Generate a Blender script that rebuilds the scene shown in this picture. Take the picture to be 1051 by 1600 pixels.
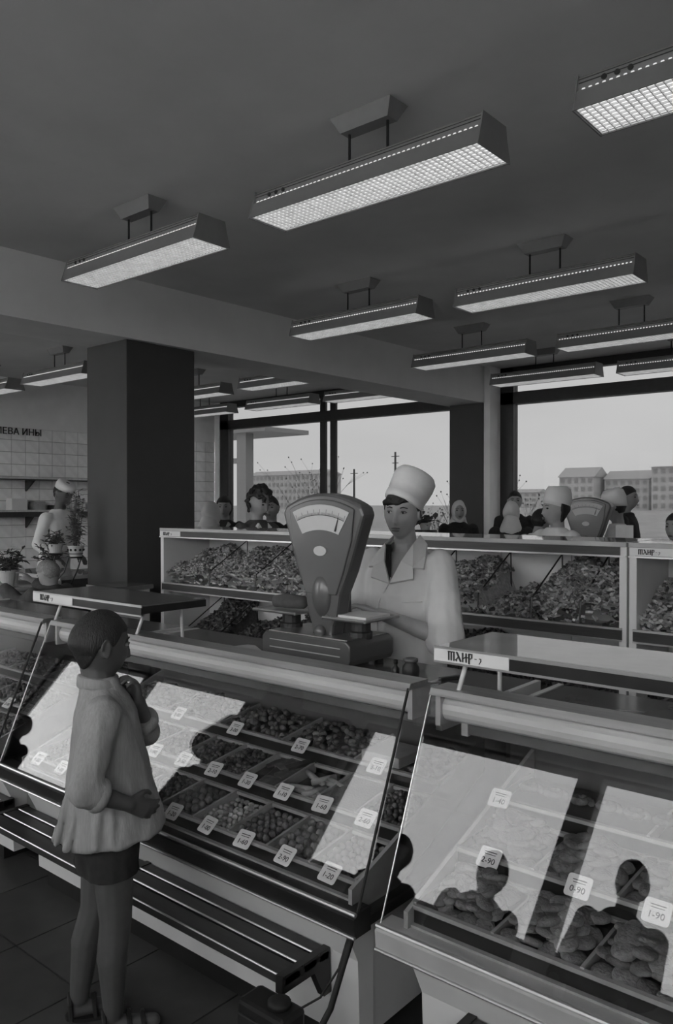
import bpy, bmesh, math, random
import numpy as np
from mathutils import Vector, Matrix, Euler, noise as mnoise
for o in list(bpy.data.objects): bpy.data.objects.remove(o, do_unlink=True)
SC = bpy.context.scene
COL = SC.collection
R = math.radians
RNG = random.Random(7)

# ------------------------------------------------------------------ camera
FPX, YAW, PITCH, EYE = 1245.0, 40.157, 0.598, 1.55
cd = bpy.data.cameras.new('camera'); cam = bpy.data.objects.new('camera', cd); COL.objects.link(cam)
cd.sensor_fit = 'VERTICAL'; cd.sensor_height = 36.0; cd.sensor_width = 24.0
cd.lens = FPX / 1600.0 * 36.0
cd.clip_start = 0.02; cd.clip_end = 2000
cam.location = (0, 0, EYE)
cam.rotation_euler = (R(90 - PITCH), 0, R(YAW))
SC.camera = cam
# ------------------------------------------------------------------ sky and exposure
SKY = 7.5
LAMP = 1.2
wd = bpy.data.worlds.new('sky'); SC.world = wd; wd.use_nodes = True
nt = wd.node_tree; nt.nodes.clear()
wo = nt.nodes.new('ShaderNodeOutputWorld'); bg = nt.nodes.new('ShaderNodeBackground')
tc = nt.nodes.new('ShaderNodeTexCoord'); mp = nt.nodes.new('ShaderNodeMapping')
mp.inputs['Scale'].default_value = (1.6, 1.6, 5.0)
nz = nt.nodes.new('ShaderNodeTexNoise'); nz.inputs['Scale'].default_value = 1.4; nz.inputs['Detail'].default_value = 4
cr = nt.nodes.new('ShaderNodeValToRGB')
cr.color_ramp.elements[0].position = 0.3; cr.color_ramp.elements[0].color = (.86, .86, .86, 1)
cr.color_ramp.elements[1].position = 0.75; cr.color_ramp.elements[1].color = (1, 1, 1, 1)
nt.links.new(tc.outputs['Generated'], mp.inputs[0]); nt.links.new(mp.outputs[0], nz.inputs[0])
nt.links.new(nz.outputs[0], cr.inputs[0]); nt.links.new(cr.outputs[0], bg.inputs[0])
bg.inputs[1].default_value = SKY
nt.links.new(bg.outputs[0], wo.inputs[0])
vs = SC.view_settings
vs.view_transform = 'Standard'; vs.look = 'None'; vs.exposure = 0.0; vs.gamma = 1.0; vs.use_curve_mapping = False

# ------------------------------------------------------------------ materials
MATS = {}
def mat(name, g, rough=.55, metal=0.0, var=.12, scale=18.0, bump=0.0, bscale=None, spec=.5, stretch=None, island=0.0, coat=0.0):
    if name in MATS: return MATS[name]
    m = bpy.data.materials.new(name); m.use_nodes = True; n = m.node_tree; n.nodes.clear()
    out = n.nodes.new('ShaderNodeOutputMaterial'); b = n.nodes.new('ShaderNodeBsdfPrincipled')
    n.links.new(b.outputs[0], out.inputs[0])
    b.inputs['Roughness'].default_value = rough; b.inputs['Metallic'].default_value = metal
    b.inputs['Specular IOR Level'].default_value = spec
    if coat: b.inputs['Coat Weight'].default_value = coat; b.inputs['Coat Roughness'].default_value = .1
    t = n.nodes.new('ShaderNodeTexCoord'); mpn = n.nodes.new('ShaderNodeMapping')
    if stretch: mpn.inputs['Scale'].default_value = stretch
    n.links.new(t.outputs['Object'], mpn.inputs[0])
    nz = n.nodes.new('ShaderNodeTexNoise'); nz.inputs['Scale'].default_value = scale; nz.inputs['Detail'].default_value = 5
    n.links.new(mpn.outputs[0], nz.inputs[0])
    r = n.nodes.new('ShaderNodeValToRGB')
    lo, hi = g * (1 - var), min(1, g * (1 + var))
    r.color_ramp.elements[0].position = .3; r.color_ramp.elements[0].color = (lo, lo, lo, 1)
    r.color_ramp.elements[1].position = .7; r.color_ramp.elements[1].color = (hi, hi, hi, 1)
    n.links.new(nz.outputs[0], r.inputs[0])
    src = r.outputs[0]
    if island:
        ge = n.nodes.new('ShaderNodeNewGeometry'); oi = n.nodes.new('ShaderNodeObjectInfo')
        ad = n.nodes.new('ShaderNodeMath'); ad.operation = 'ADD'
        fr = n.nodes.new('ShaderNodeMath'); fr.operation = 'FRACT'
        n.links.new(ge.outputs['Random Per Island'], ad.inputs[0]); n.links.new(oi.outputs['Random'], ad.inputs[1])
        n.links.new(ad.outputs[0], fr.inputs[0])
        mr = n.nodes.new('ShaderNodeMapRange'); mr.inputs[3].default_value = 1 - island; mr.inputs[4].default_value = 1 + island
        n.links.new(fr.outputs[0], mr.inputs[0])
        mx = n.nodes.new('ShaderNodeVectorMath'); mx.operation = 'SCALE'
        n.links.new(src, mx.inputs[0]); n.links.new(mr.outputs[0], mx.inputs['Scale']); src = mx.outputs[0]
    n.links.new(src, b.inputs['Base Color'])
    if bump:
        nb = n.nodes.new('ShaderNodeTexNoise'); nb.inputs['Scale'].default_value = bscale or scale * 4; nb.inputs['Detail'].default_value = 6
        n.links.new(mpn.outputs[0], nb.inputs[0])
        bp = n.nodes.new('ShaderNodeBump'); bp.inputs['Strength'].default_value = bump; bp.inputs['Distance'].default_value = .01
        n.links.new(nb.outputs[0], bp.inputs['Height']); n.links.new(bp.outputs[0], b.inputs['Normal'])
    MATS[name] = m
    return m
def emat(name, g, s):
    if name in MATS: return MATS[name]
    m = bpy.data.materials.new(name); m.use_nodes = True; n = m.node_tree; n.nodes.clear()
    out = n.nodes.new('ShaderNodeOutputMaterial'); e = n.nodes.new('ShaderNodeEmission')
    nz = n.nodes.new('ShaderNodeTexNoise'); nz.inputs['Scale'].default_value = 3
    r = n.nodes.new('ShaderNodeValToRGB'); r.color_ramp.elements[0].color = (g * .92,) * 3 + (1,); r.color_ramp.elements[1].color = (g,) * 3 + (1,)
    n.links.new(nz.outputs[0], r.inputs[0]); n.links.new(r.outputs[0], e.inputs[0]); e.inputs[1].default_value = s
    n.links.new(e.outputs[0], out.inputs[0]); MATS[name] = m
    return m
def glass(name, tint, r0, rough=0.0):
    """thin pane: see-through with a mirror share that grows towards grazing view"""
    if name in MATS: return MATS[name]
    m = bpy.data.materials.new(name); m.use_nodes = True; n = m.node_tree; n.nodes.clear()
    out = n.nodes.new('ShaderNodeOutputMaterial'); mx = n.nodes.new('ShaderNodeMixShader')
    tr = n.nodes.new('ShaderNodeBsdfTransparent'); tr.inputs[0].default_value = (tint, tint, tint, 1)
    gl = n.nodes.new('ShaderNodeBsdfGlossy'); gl.inputs['Roughness'].default_value = rough; gl.inputs[0].default_value = (1, 1, 1, 1)
    lw = n.nodes.new('ShaderNodeLayerWeight'); lw.inputs[0].default_value = .5
    pw = n.nodes.new('ShaderNodeMath'); pw.operation = 'POWER'; pw.inputs[1].default_value = 5
    mr = n.nodes.new('ShaderNodeMapRange'); mr.inputs[3].default_value = r0; mr.inputs[4].default_value = 1.0
    n.links.new(lw.outputs['Facing'], pw.inputs[0]); n.links.new(pw.outputs[0], mr.inputs[0])
    n.links.new(mr.outputs[0], mx.inputs[0]); n.links.new(tr.outputs[0], mx.inputs[1]); n.links.new(gl.outputs[0], mx.inputs[2])
    n.links.new(mx.outputs[0], out.inputs[0]); MATS[name] = m
    return m

def setup_mats():
    mat('ceiling_paint', .68, .9, var=.05, scale=3)
    mat('wall_paint', .86, .85, var=.05, scale=4)
    mat('beam_paint', .72, .85, var=.04, scale=4)
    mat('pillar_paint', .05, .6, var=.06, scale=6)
    mat('tile_white', .88, .15, var=.07, scale=9, island=.06)
    mat('grout', .30, .9)
    mat('floor_grout', .02, .8)
    mat('floor_tile', .045, .55, var=.25, scale=7, island=.3)
    mat('frame_dark', .035, .45, var=.15)
    mat('frame_pale', .34, .5, var=.1)
    mat('lamp_metal', .24, .45, var=.05)
    mat('lamp_dark', .02, .6)
    mat('lamp_grid', .8, .6)
    emat('lamp_glow', 1.0, LAMP)
    emat('lamp_slot', 1.0, LAMP * .7)
    mat('steel', .55, .32, .9, var=.12, scale=6, stretch=(.4, 8, 8))
    mat('steel_dull', .5, .45, .35, var=.1, scale=9)
    mat('chrome', .7, .15, 1.0, var=.05)
    mat('enamel_pale', .58, .45, var=.06, scale=5)
    mat('enamel_white', .66, .4, var=.05, scale=6)
    mat('black_plastic', .014, .35, var=.3)
    mat('black_rubber', .01, .7)
    mat('wood_dark', .03, .4, var=.3, scale=6, stretch=(1, 12, 12))
    mat('worktop', .13, .14, var=.12, scale=8)
    mat('worktop_pale', .45, .035, var=.1, scale=7)
    mat('tray_pale', .30, .5, var=.12)
    mat('tray_floor', .07, .6, var=.2)
    mat('case_inner', .11, .6, var=.1)
    mat('card', .62, .7, var=.05)
    mat('ink', .03, .8)
    mat('paper', .6, .8, var=.06)
    mat('scale_paint', .088, .32, var=.06, scale=12, coat=.25)
    mat('scale_dial', .5, .5, var=.03)
    mat('scale_dark', .03, .5)
    mat('cookie', .13, .75, var=.3, scale=50, bump=.5, bscale=130, island=.25)
    mat('cookie_pale', .33, .75, var=.25, scale=60, bump=.4, island=.25)
    mat('candy_wrap', .24, .4, var=.3, scale=60, island=.85)
    mat('candy_dark', .075, .5, var=.4, scale=60, island=.7)
    mat('cake', .1, .7, var=.3, scale=40, bump=.3, island=.2)
    mat('wafer', .26, .7, var=.2, scale=40)
    mat('skin', .36, .5, var=.06, scale=30)
    mat('skin_tan', .08, .55, var=.08, scale=30)
    mat('skin_far', .30, .6, var=.06)
    mat('eye_white', .42, .3)
    mat('eye_dark', .02, .2)
    mat('lip', .13, .45)
    mat('hair_dark', .014, .6, var=.5, scale=120, bump=.5, bscale=300, stretch=(1, 1, .2))
    mat('hair_fair', .20, .6, var=.3, scale=90)
    mat('coat_white', .64, .85, var=.05, scale=10, bump=.5, bscale=9)
    mat('cloth_shirt', .28, .9, var=.10, scale=60, bump=.6, bscale=11, stretch=(3, 3, .4))
    mat('cloth_dark', .018, .9, var=.3, scale=40)
    mat('cloth_grey', .07, .9, var=.2, scale=30)
    mat('cloth_pale', .38, .9, var=.08, scale=20)
    mat('leather', .02, .45)
    mat('leaf', .07, .6, var=.35, scale=30)
    mat('blossom', .7, .8)
    mat('pot', .5, .5, var=.05)
    mat('soil', .03, .95)
    mat('field', .42, .95, var=.3, scale=.35, bump=.0)
    mat('building_pale', .6, .9, var=.06, scale=.2)
    mat('building_roof', .5, .9)
    mat('far_window', .36, .4)
    mat('pole_wood', .10, .9)
    mat('twig', .12, .9)
    glass('case_glass', .97, .027)
    glass('window_glass', .275, .0015)
    glass('window_glass_clear', .96, .04)
setup_mats()

# ------------------------------------------------------------------ mesh builder
class MB:
    def __init__(s): s.v = []; s.f = []
    def add(s, vs, fs):
        k = len(s.v); s.v += [tuple(p) for p in vs]; s.f += [tuple(i + k for i in f) for f in fs]; return s
    def box(s, x0, x1, y0, y1, z0, z1):
        vs = [(x, y, z) for z in (z0, z1) for y in (y0, y1) for x in (x0, x1)]
        return s.add(vs, [(0, 2, 3, 1), (4, 5, 7, 6), (0, 1, 5, 4), (2, 6, 7, 3), (0, 4, 6, 2), (1, 3, 7, 5)])
    def prism(s, prof, a0, a1, axis='x'):
        """closed profile of (p,q) swept along an axis: x -> (y,z), y -> (x,z), z -> (x,y)"""
        n = len(prof)
        mk = {'x': lambda a, p: (a, p[0], p[1]), 'y': lambda a, p: (p[0], a, p[1]), 'z': lambda a, p: (p[0], p[1], a)}[axis]
        vs = [mk(a0, p) for p in prof] + [mk(a1, p) for p in prof]
        fs = [(i, (i + 1) % n, n + (i + 1) % n, n + i) for i in range(n)] + [tuple(range(n))[::-1], tuple(range(n, 2 * n))]
        return s.add(vs, fs)
    def tube(s, pts, r, n=8, closed=False):
        pts = [Vector(p) for p in pts]; k = len(pts); rr = r if isinstance(r, (list, tuple)) else [r] * k
        vs = []; up = Vector((0, 0, 1)); prev = None
        for i, p in enumerate(pts):
            t = (pts[min(i + 1, k - 1)] - pts[max(i - 1, 0)]).normalized()
            a = prev - t * prev.dot(t) if prev else t.cross(up if abs(t.z) < .95 else Vector((1, 0, 0)))
            a.normalize(); prev = a; b = t.cross(a)
            for j in range(n):
                q = 2 * math.pi * j / n
                vs.append(p + (a * math.cos(q) + b * math.sin(q)) * rr[i])
        fs = [(i * n + j, i * n + (j + 1) % n, (i + 1) * n + (j + 1) % n, (i + 1) * n + j) for i in range(k - 1) for j in range(n)]
        fs += [tuple(range(n))[::-1], tuple(range((k - 1) * n, k * n))]
        return s.add(vs, fs)
    def lathe(s, prof, c=(0, 0, 0), n=20):
        vs = []; k = len(prof)
        for r, z in prof:
            for j in range(n):
                q = 2 * math.pi * j / n; vs.append((c[0] + r * math.cos(q), c[1] + r * math.sin(q), c[2] + z))
        fs = [(i * n + j, i * n + (j + 1) % n, (i + 1) * n + (j + 1) % n, (i + 1) * n + j) for i in range(k - 1) for j in range(n)]
        fs += [tuple(range(n))[::-1], tuple(range((k - 1) * n, k * n))]
        return s.add(vs, fs)
    def ball(s, c, r, nu=10, nv=6, rot=None):
        rx, ry, rz = r if isinstance(r, (tuple, list)) else (r, r, r)
        vs = [(0, 0, -rz)]
        for i in range(1, nv):
            a = -math.pi / 2 + math.pi * i / nv
            for j in range(nu):
                q = 2 * math.pi * j / nu; vs.append((rx * math.cos(a) * math.cos(q), ry * math.cos(a) * math.sin(q), rz * math.sin(a)))
        vs.append((0, 0, rz)); L = len(vs) - 1
        fs = [(0, 1 + (j + 1) % nu, 1 + j) for j in range(nu)]
        fs += [(1 + i * nu + j, 1 + i * nu + (j + 1) % nu, 1 + (i + 1) * nu + (j + 1) % nu, 1 + (i + 1) * nu + j) for i in range(nv - 2) for j in range(nu)]
        fs += [(1 + (nv - 2) * nu + j, 1 + (nv - 2) * nu + (j + 1) % nu, L) for j in range(nu)]
        if rot is not None: vs = [rot @ Vector(p) for p in vs]
        return s.add([(p[0] + c[0], p[1] + c[1], p[2] + c[2]) for p in vs], fs)
    def loft(s, rings, n=28):
        """rings: (centre, rx, ry[, power]) horizontal superellipses, closed with caps"""
        vs = []
        for rg in rings:
            c, rx, ry = rg[0], rg[1], rg[2]; e = 2 / (rg[3] if len(rg) > 3 else 2.0); tl = rg[4] if len(rg) > 4 else (0, 0)
            for j in range(n):
                q = 2 * math.pi * j / n; cq, sq = math.cos(q), math.sin(q)
                x = rx * math.copysign(abs(cq) ** e, cq); y = ry * math.copysign(abs(sq) ** e, sq)
                vs.append((c[0] + x, c[1] + y, c[2] + tl[0] * x + tl[1] * y))
        k = len(rings)
        fs = [(i * n + j, i * n + (j + 1) % n, (i + 1) * n + (j + 1) % n, (i + 1) * n + j) for i in range(k - 1) for j in range(n)]
        fs += [tuple(range(n))[::-1], tuple(range((k - 1) * n, k * n))]
        return s.add(vs, fs)
    def xf(s, M, i0=0):
        s.v[i0:] = [tuple(M @ Vector(p)) for p in s.v[i0:]]; return s
    def mesh(s, name, smooth=False, bevel=0.0):
        me = bpy.data.meshes.new(name); me.from_pydata(s.v, [], s.f); me.update()
        bm = bmesh.new(); bm.from_mesh(me); bmesh.ops.recalc_face_normals(bm, faces=bm.faces)
        if bevel > 0:
            es = [e for e in bm.edges if len(e.link_faces) == 2 and e.calc_face_angle(0) > .6]
            bmesh.ops.bevel(bm, geom=es, offset=bevel, segments=2, profile=.5, affect='EDGES', clamp_overlap=True)
        bm.to_mesh(me); bm.free()
        if smooth: me.shade_smooth()
        return me
def link(name, me, m=None, parent=None, loc=None):
    o = bpy.data.objects.new(name, me); COL.objects.link(o)
    if m is not None and me is not None:
        me.materials.clear(); me.materials.append(MATS[m] if isinstance(m, str) else m)
    if loc is not None: o.location = loc
    if parent is not None: o.parent = parent
    return o
def tag(o, label=None, cat=None, group=None, kind=None):
    if label: o['label'] = label
    if cat: o['category'] = cat
    if group: o['group'] = group
    if kind: o['kind'] = kind
    return o
def thing(name, label, cat, loc=(0, 0, 0), rz=0.0, group=None, kind=None):
    o = bpy.data.objects.new(name, None); COL.objects.link(o); o.location = loc; o.rotation_euler = (0, 0, rz)
    o.empty_display_size = .05
    return tag(o, label, cat, group, kind)
def part(name, mb, m, parent, smooth=False, bevel=0.0, world=True, label=None):
    """mesh given in world coordinates (world=True) hung under its thing"""
    me = mb.mesh(name, smooth, bevel) if isinstance(mb, MB) else mb
    if world:
        off = Vector((0, 0, 0)); p = parent
        while p is not None: off += p.location; p = p.parent
        me.transform(Matrix.Translation(-off))
    o = link(name, me, m, parent)
    if label: o['label'] = label
    return o
def solo(name, mb, m, label, cat, smooth=False, bevel=0.0, group=None, kind=None):
    """one-mesh thing built in world coordinates; origin moved to its base centre"""
    me = mb.mesh(name, smooth, bevel) if isinstance(mb, MB) else mb
    co = np.empty(len(me.vertices) * 3); me.vertices.foreach_get('co', co); co = co.reshape(-1, 3)
    c = Vector(((co[:, 0].min() + co[:, 0].max()) / 2, (co[:, 1].min() + co[:, 1].max()) / 2, co[:, 2].min()))
    me.transform(Matrix.Translation(-c))
    o = link(name, me, m, None, c)
    return tag(o, label, cat, group, kind)
def copy_tree(o, parent=None):
    c = o.copy(); COL.objects.link(c); c.parent = parent
    for ch in o.children: copy_tree(ch, c)
    return c
TXT = {}
def text_mesh(t, size, depth=.0006):
    key = (t, size)
    if key in TXT: return TXT[key]
    cu = bpy.data.curves.new('lettering', 'FONT'); cu.body = t; cu.size = size; cu.extrude = depth
    cu.align_x = 'CENTER'; cu.align_y = 'CENTER'; cu.resolution_u = 3
    o = bpy.data.objects.new('lettering', cu); COL.objects.link(o)
    dg = bpy.context.evaluated_depsgraph_get(); me = bpy.data.meshes.new_from_object(o.evaluated_get(dg))
    bpy.data.objects.remove(o, do_unlink=True); me.name = 'lettering'
    me.materials.clear(); me.materials.append(MATS['ink']); TXT[key] = me
    return me

# ------------------------------------------------------------------ the room
XL, XR, YF, YB, ZC = -10.3, 2.6, -2.2, 9.0, 3.25
fl = link('floor', MB().box(XL - .2, XR + .2, YF - .2, YB + .2, -.2, -.006).mesh('floor'), 'floor_grout'); tag(fl, kind='structure')
# floor tiles: the ones in sight singly, the rest as one piece
TS = .40
tile_me = MB().box(-TS / 2 + .003, TS / 2 - .003, -TS / 2 + .003, TS / 2 - .003, -.006, 0).mesh('floor_tile')
tile_me.materials.append(MATS['floor_tile'])
rest = MB(); cells = []
nx, ny = int((XR - XL) / TS), int((YB - YF) / TS)
for i in range(nx):
    for j in range(ny):
        x = XL + .05 + TS * (i + .5); y = YF + TS * (j + .5)
        d = math.hypot(x + 2.2, y - 1.2); cells.append((d, x, y))
cells.sort()
for k, (d, x, y) in enumerate(cells):
    if k < 280: link('floor_tile', tile_me, None, fl, (x, y, 0))
    else: rest.box(x - TS / 2 + .003, x + TS / 2 - .003, y - TS / 2 + .003, y + TS / 2 - .003, -.006, 0)
fr = part('floor_tiles', rest, 'floor_tile', fl); fr['kind'] = 'stuff'
tag(link('ceiling', MB().box(XL - .2, XR + .2, YF - .2, YB + .2, ZC, ZC + .2).mesh('ceiling'), 'ceiling_paint'), kind='structure')
wl = link('wall_left', MB().box(XL - .2, XL - .012, YF, YB, 0, ZC).mesh('wall_left'), 'wall_paint'); tag(wl, kind='structure')
part('plaster', MB().box(XL - .012, XL, YF, YB, 2.58, ZC).box(XL - .012, XL, YF, 4.2, 0, 2.58), 'wall_paint', wl)
part('grout', MB().box(XL - .012, XL - .006, 4.2, YB, 0, 2.58), 'grout', wl)
TH, TW = .165, .2
wt = MB().box(-.006, .004, -TW / 2 + .003, TW / 2 - .003, -TH / 2 + .003, TH / 2 - .003).mesh('wall_tile'); wt.materials.append(MATS['tile_white'])
k = 0
for r in range(12):
    z = 2.58 - TH * (r + .5)
    for c in range(24):
        y = 4.3 + TW * c
        if y > YB - .1: continue
        link('wall_tile', wt, None, wl, (XL, y, z))
# lettering above the tiles
tm = text_mesh('ОЛЕВА ИНЫ', .125, .006)
o = link('lettering', tm, 'ink', wl, (XL + .01, 5.46, 2.525)); o.rotation_euler = (R(90), 0, R(90))
tag(link('wall_right', MB().box(XR, XR + .2, YF, YB, 0, ZC).mesh('wall_right'), 'wall_paint'), kind='structure')
# beam and pillars
bz = 2.80
bm_ = MB(); y0, y1 = YF, YB
xa, xb = -5.19, -4.975
bm_.add([(xa - .54, y0, bz), (xa, y0, bz), (xb, y1, bz), (xb - .54, y1, bz), (xa - .54, y0, ZC), (xa, y0, ZC), (xb, y1, ZC), (xb - .54, y1, ZC)],
        [(0, 1, 2, 3), (4, 5, 6, 7), (0, 1, 5, 4), (1, 2, 6, 5), (2, 3, 7, 6), (3, 0, 4, 7)])
tag(link('ceiling_beam', bm_.mesh('ceiling_beam'), 'beam_paint'), kind='structure')
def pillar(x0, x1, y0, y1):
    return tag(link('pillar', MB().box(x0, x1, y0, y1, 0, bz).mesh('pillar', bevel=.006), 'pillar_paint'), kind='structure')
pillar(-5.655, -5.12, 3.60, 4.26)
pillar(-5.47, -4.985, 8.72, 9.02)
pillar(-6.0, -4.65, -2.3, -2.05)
# window walls
def window(n, x0, x1, yw, mull, zt=(2.79, 2.94), zs=.72, top=3.15, gl='window_glass', depth=.12, side=1, jamb=(.16, .16)):
    w = thing('window_%d' % n, None, None, ((x0 + x1) / 2, yw, zs), kind='structure')
    a, b = (yw, yw + depth * side) if side > 0 else (yw - depth, yw)
    part('window_jamb', MB().box(x0, x0 + jamb[0], a, b, zs, ZC), 'frame_dark', w)
    if jamb[1]: part('window_jamb', MB().box(x1 - jamb[1], x1, a, b, zs, ZC), 'frame_dark', w)
    part('window_transom', MB().box(x0, x1, a, b, zt[0], zt[1]), 'frame_dark', w)
    part('window_head', MB().box(x0, x1, a, b, top, ZC), 'frame_dark', w)
    part('window_sill', MB().box(x0, x1, a - .12, b + .05, zs - .05, zs), 'worktop_pale', w)
    xs = [x0 + jamb[0]]
    for (m0, m1) in mull:
        part('window_mullion', MB().box(m0, m1, (a + b) / 2 - .02, (a + b) / 2 + .02, zs, top), 'frame_dark', w); xs += [m0, m1]
    xs.append(x1 - jamb[1])
    yc = (a + b) / 2
    for p, q in zip(xs[::2], xs[1::2]):
        for z0, z1 in ((zs, zt[0]), (zt[1], top)):
            part('window_pane', MB().box(p, q, yc - .003, yc + .003, z0, z1), gl, w)
    return w
def wall_piece(name, pieces, m='wall_paint'):
    mb = MB()
    for p in pieces: mb.box(*p)
    return tag(link(name, mb.mesh(name), m), kind='structure')
wall_piece('wall_back', [(XL, XR, YB, YB + .2, 0, .67), (-5.47, -4.92, YB, YB + .2, .67, ZC), (-4.985, -4.90, 8.74, YB, 0, ZC), (1.2, XR, YB, YB + .2, .67, ZC), (XL, -10.18, YB, YB + .2, .67, ZC)])
window(1, -10.18, -5.46, YB + .02, [(-7.97, -7.86), (-7.77, -7.66)], jamb=(.20, .05))
window(2, -4.91, 1.2, YB + .02, [(-1.0, -.85), (-.75, -.6)], jamb=(.18, .15))
ZS, ZH = 1.55, 2.91
wall_piece('wall_front', [(-6.1, XR, YF - .2, YF, 0, ZS), (XL, -6.1, YF - .2, YF, 0, .6), (XL, XR, YF - .2, YF, ZH, ZC), (XL, -9.85, YF - .2, YF, .6, ZH), (-6.1, -4.6, YF - .2, YF, ZS, ZH), (2.2, XR, YF - .2, YF, ZS, ZH)])
def front_window(n, x0, x1, mull, ZS=ZS):
    w = thing('window_%d' % n, None, None, ((x0 + x1) / 2, YF, ZS), kind='structure')
    part('window_frame', MB().box(x0, x0 + .05, YF - .15, YF - .05, ZS, ZH).box(x1 - .05, x1, YF - .15, YF - .05, ZS, ZH).box(x0, x1, YF - .15, YF - .05, ZS, ZS + .04).box(x0, x1, YF - .15, YF - .05, ZH - .03, ZH), 'frame_dark', w)
    xs = [x0 + .05]
    for a, b in mull:
        part('window_mullion', MB().box(a, b, YF - .15, YF - .05, ZS + .04, ZH - .03), 'frame_dark', w); xs += [a, b]
    xs.append(x1 - .05)
    for p, q in zip(xs[::2], xs[1::2]):
        part('window_pane', MB().box(p, q, YF - .103, YF - .097, ZS + .04, ZH - .03), 'window_glass_clear', w)
front_window(3, -9.85, -6.1, [(-8.0, -7.85)], .6)
front_window(4, -4.6, 2.2, [(-2.52, -2.33), (-.35, -.16)])

# ------------------------------------------------------------------ ceiling lamps
def make_lamp():
    L, W = 1.24, .25; h = L / 2
    t = thing('ceiling_lamp', 'long grey box lamp with glowing louvre hung on two rods from the ceiling', 'lamp', group='ceiling lamps in rows')
    # origin on the underside centre
    part('housing', MB().prism([(-.085, .070), (.085, .070), (.085, .124), (.075, .132), (-.075, .132), (-.085, .124)], -h + .004, h - .004), 'lamp_metal', t, world=False)
    for s in (-1, 1):
        part('side_panel', MB().prism([(s * .125, 0), (s * .119, 0), (s * .094, .074), (s * .100, .074)], -h + .006, h - .006), 'lamp_metal', t, world=False)
        part('end_cap', MB().prism([(-.127, -.002), (.127, -.002), (.102, .078), (.09, .134), (-.09, .134), (-.102, .078)], s * h - s * .006 - .003, s * h - s * .006 + .003), 'lamp_metal', t, world=False)
        sl = MB()
        for i in range(50):
            x = -h + .03 + i * (L - .06) / 49
            sl.prism([(s * .099, .0755), (s * .090, .0755), (s * .0865, .083), (s * .092, .083)], x - .0042, x + .0042)
        part('light_slots', sl, 'lamp_slot', t, world=False)
        gv = MB().box(-h + .01, h - .01, s * .0855 - .0012, s * .0855 + .0012, .104, .107).box(-h + .01, h - .01, s * .0855 - .0012, s * .0855 + .0012, .117, .119)
        part('groove', gv, 'lamp_dark', t, world=False)
        for i in range(3):
            part('knockout', MB().tube([(-h + .10 + .045 * i, s * .084, .100), (-h + .10 + .045 * i, s * .089, .100)], .010, 10), 'lamp_dark', t, world=False)
    part('diffuser', MB().box(-h + .01, h - .01, -.119, .119, .012, .016), 'lamp_glow', t, world=False)
    g = MB(); n = 46
    for i in range(n + 1):
        x = -h + .012 + i * (L - .024) / n; g.box(x - .0011, x + .0011, -.118, .118, .004, .012)
    for j in range(10):
        y = -.117 + j * .026; g.box(-h + .012, h - .012, y - .0011, y + .0011, .004, .012)
    part('louvre', g, 'lamp_grid', t, world=False)
    for x in (-.105, .105):
        part('suspension_rod', MB().tube([(x, 0, .128), (x, 0, .29)], .006, 8), 'lamp_dark', t, world=False)
    cn = MB(); cn.add([(-.13, -.035, .285), (.13, -.035, .285), (.13, .035, .285), (-.13, .035, .285), (-.165, -.065, .349), (.165, -.065, .349), (.165, .065, .349), (-.165, .065, .349)],
                      [(0, 1, 2, 3), (4, 5, 6, 7), (0, 1, 5, 4), (1, 2, 6, 5), (2, 3, 7, 6), (3, 0, 4, 7)])
    part('ceiling_mount', cn, 'lamp_metal', t, world=False)
    return t
lamp0 = make_lamp()
LZ = 2.90
G = 'long grey box lamp with glowing louvre '
spots = [(-3.78, 2.75, 'in the front row nearest the beam'), (-2.14, 2.75, 'hung above the saleswoman and her scale'), (-.54, 2.75, 'in the front row next beyond the saleswoman'),
         (-3.83, 4.80, 'in the second row beside the beam'), (-2.31, 4.83, 'second in the second row from the beam'), (-.72, 4.85, 'third in the second row from the beam'),
         (-3.93, 6.66, 'in the third row beside the beam'), (-2.41, 6.66, 'second in the third row from the beam'),
         (-3.92, 8.2, 'against the wide window beside the beam'), (-2.50, 8.3, 'against the wide window, second from the beam'), (-.9, 8.3, 'against the wide window, third from the beam'),
         (-7.94, 4.72, 'behind the dark pillar near the tiled wall'), (-9.60, 4.76, 'close against the tiled wall'), (-6.34, 6.55, 'beyond the beam, before the paired mullions'),
         (-7.95, 6.6, 'behind the dark pillar over the curly-haired woman'), (-7.77, 8.02, 'hung before the far window between wall and mullions'), (-6.32, 8.06, 'hung before the far window right at the mullions'), (-9.4, 8.02, 'hung before the far window at the tiled corner')]
for i, (x, y, lb) in enumerate(spots):
    o = lamp0 if i == 0 else copy_tree(lamp0)
    o.location = (x, y, LZ); o['label'] = G + lb

# ------------------------------------------------------------------ outside
tag(link('ground', MB().box(-700, 500, YB + .4, 900, -1.2, -.9).box(-700, 500, -600, YF - .4, -1.2, -.9).mesh('ground'), 'field'), kind='structure')
def block(x0, x1, y, h, floors, bays, label, depth=14, roof=1.5):
    t = thing('apartment_building', label, 'building', ((x0 + x1) / 2, y + depth / 2, -1))
    part('wall', MB().box(x0, x1, y, y + depth, -1, h), 'building_pale', t)
    part('roof', MB().prism([(y - .6, h), (y + depth + .6, h), (y + depth / 2, h + roof)], x0 - .6, x1 + .6), 'building_roof', t)
    ww = (x1 - x0) / bays; fh = (h + 1) / floors
    wm = MB().box(-ww * .27, ww * .27, -.12, .12, -fh * .26, fh * .26).mesh('window'); wm.materials.append(MATS['far_window'])
    c = t.location
    for i in range(bays):
        for j in range(floors):
            link('window', wm, None, t, (x0 + ww * (i + .5) - c.x, y - .02 - c.y, -1 + fh * (j + .55) + 1))
    return t
block(-316, -262, 300, 16.5, 5, 18, 'long pale apartment block with rows of windows across the field', roof=2.5)
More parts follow.
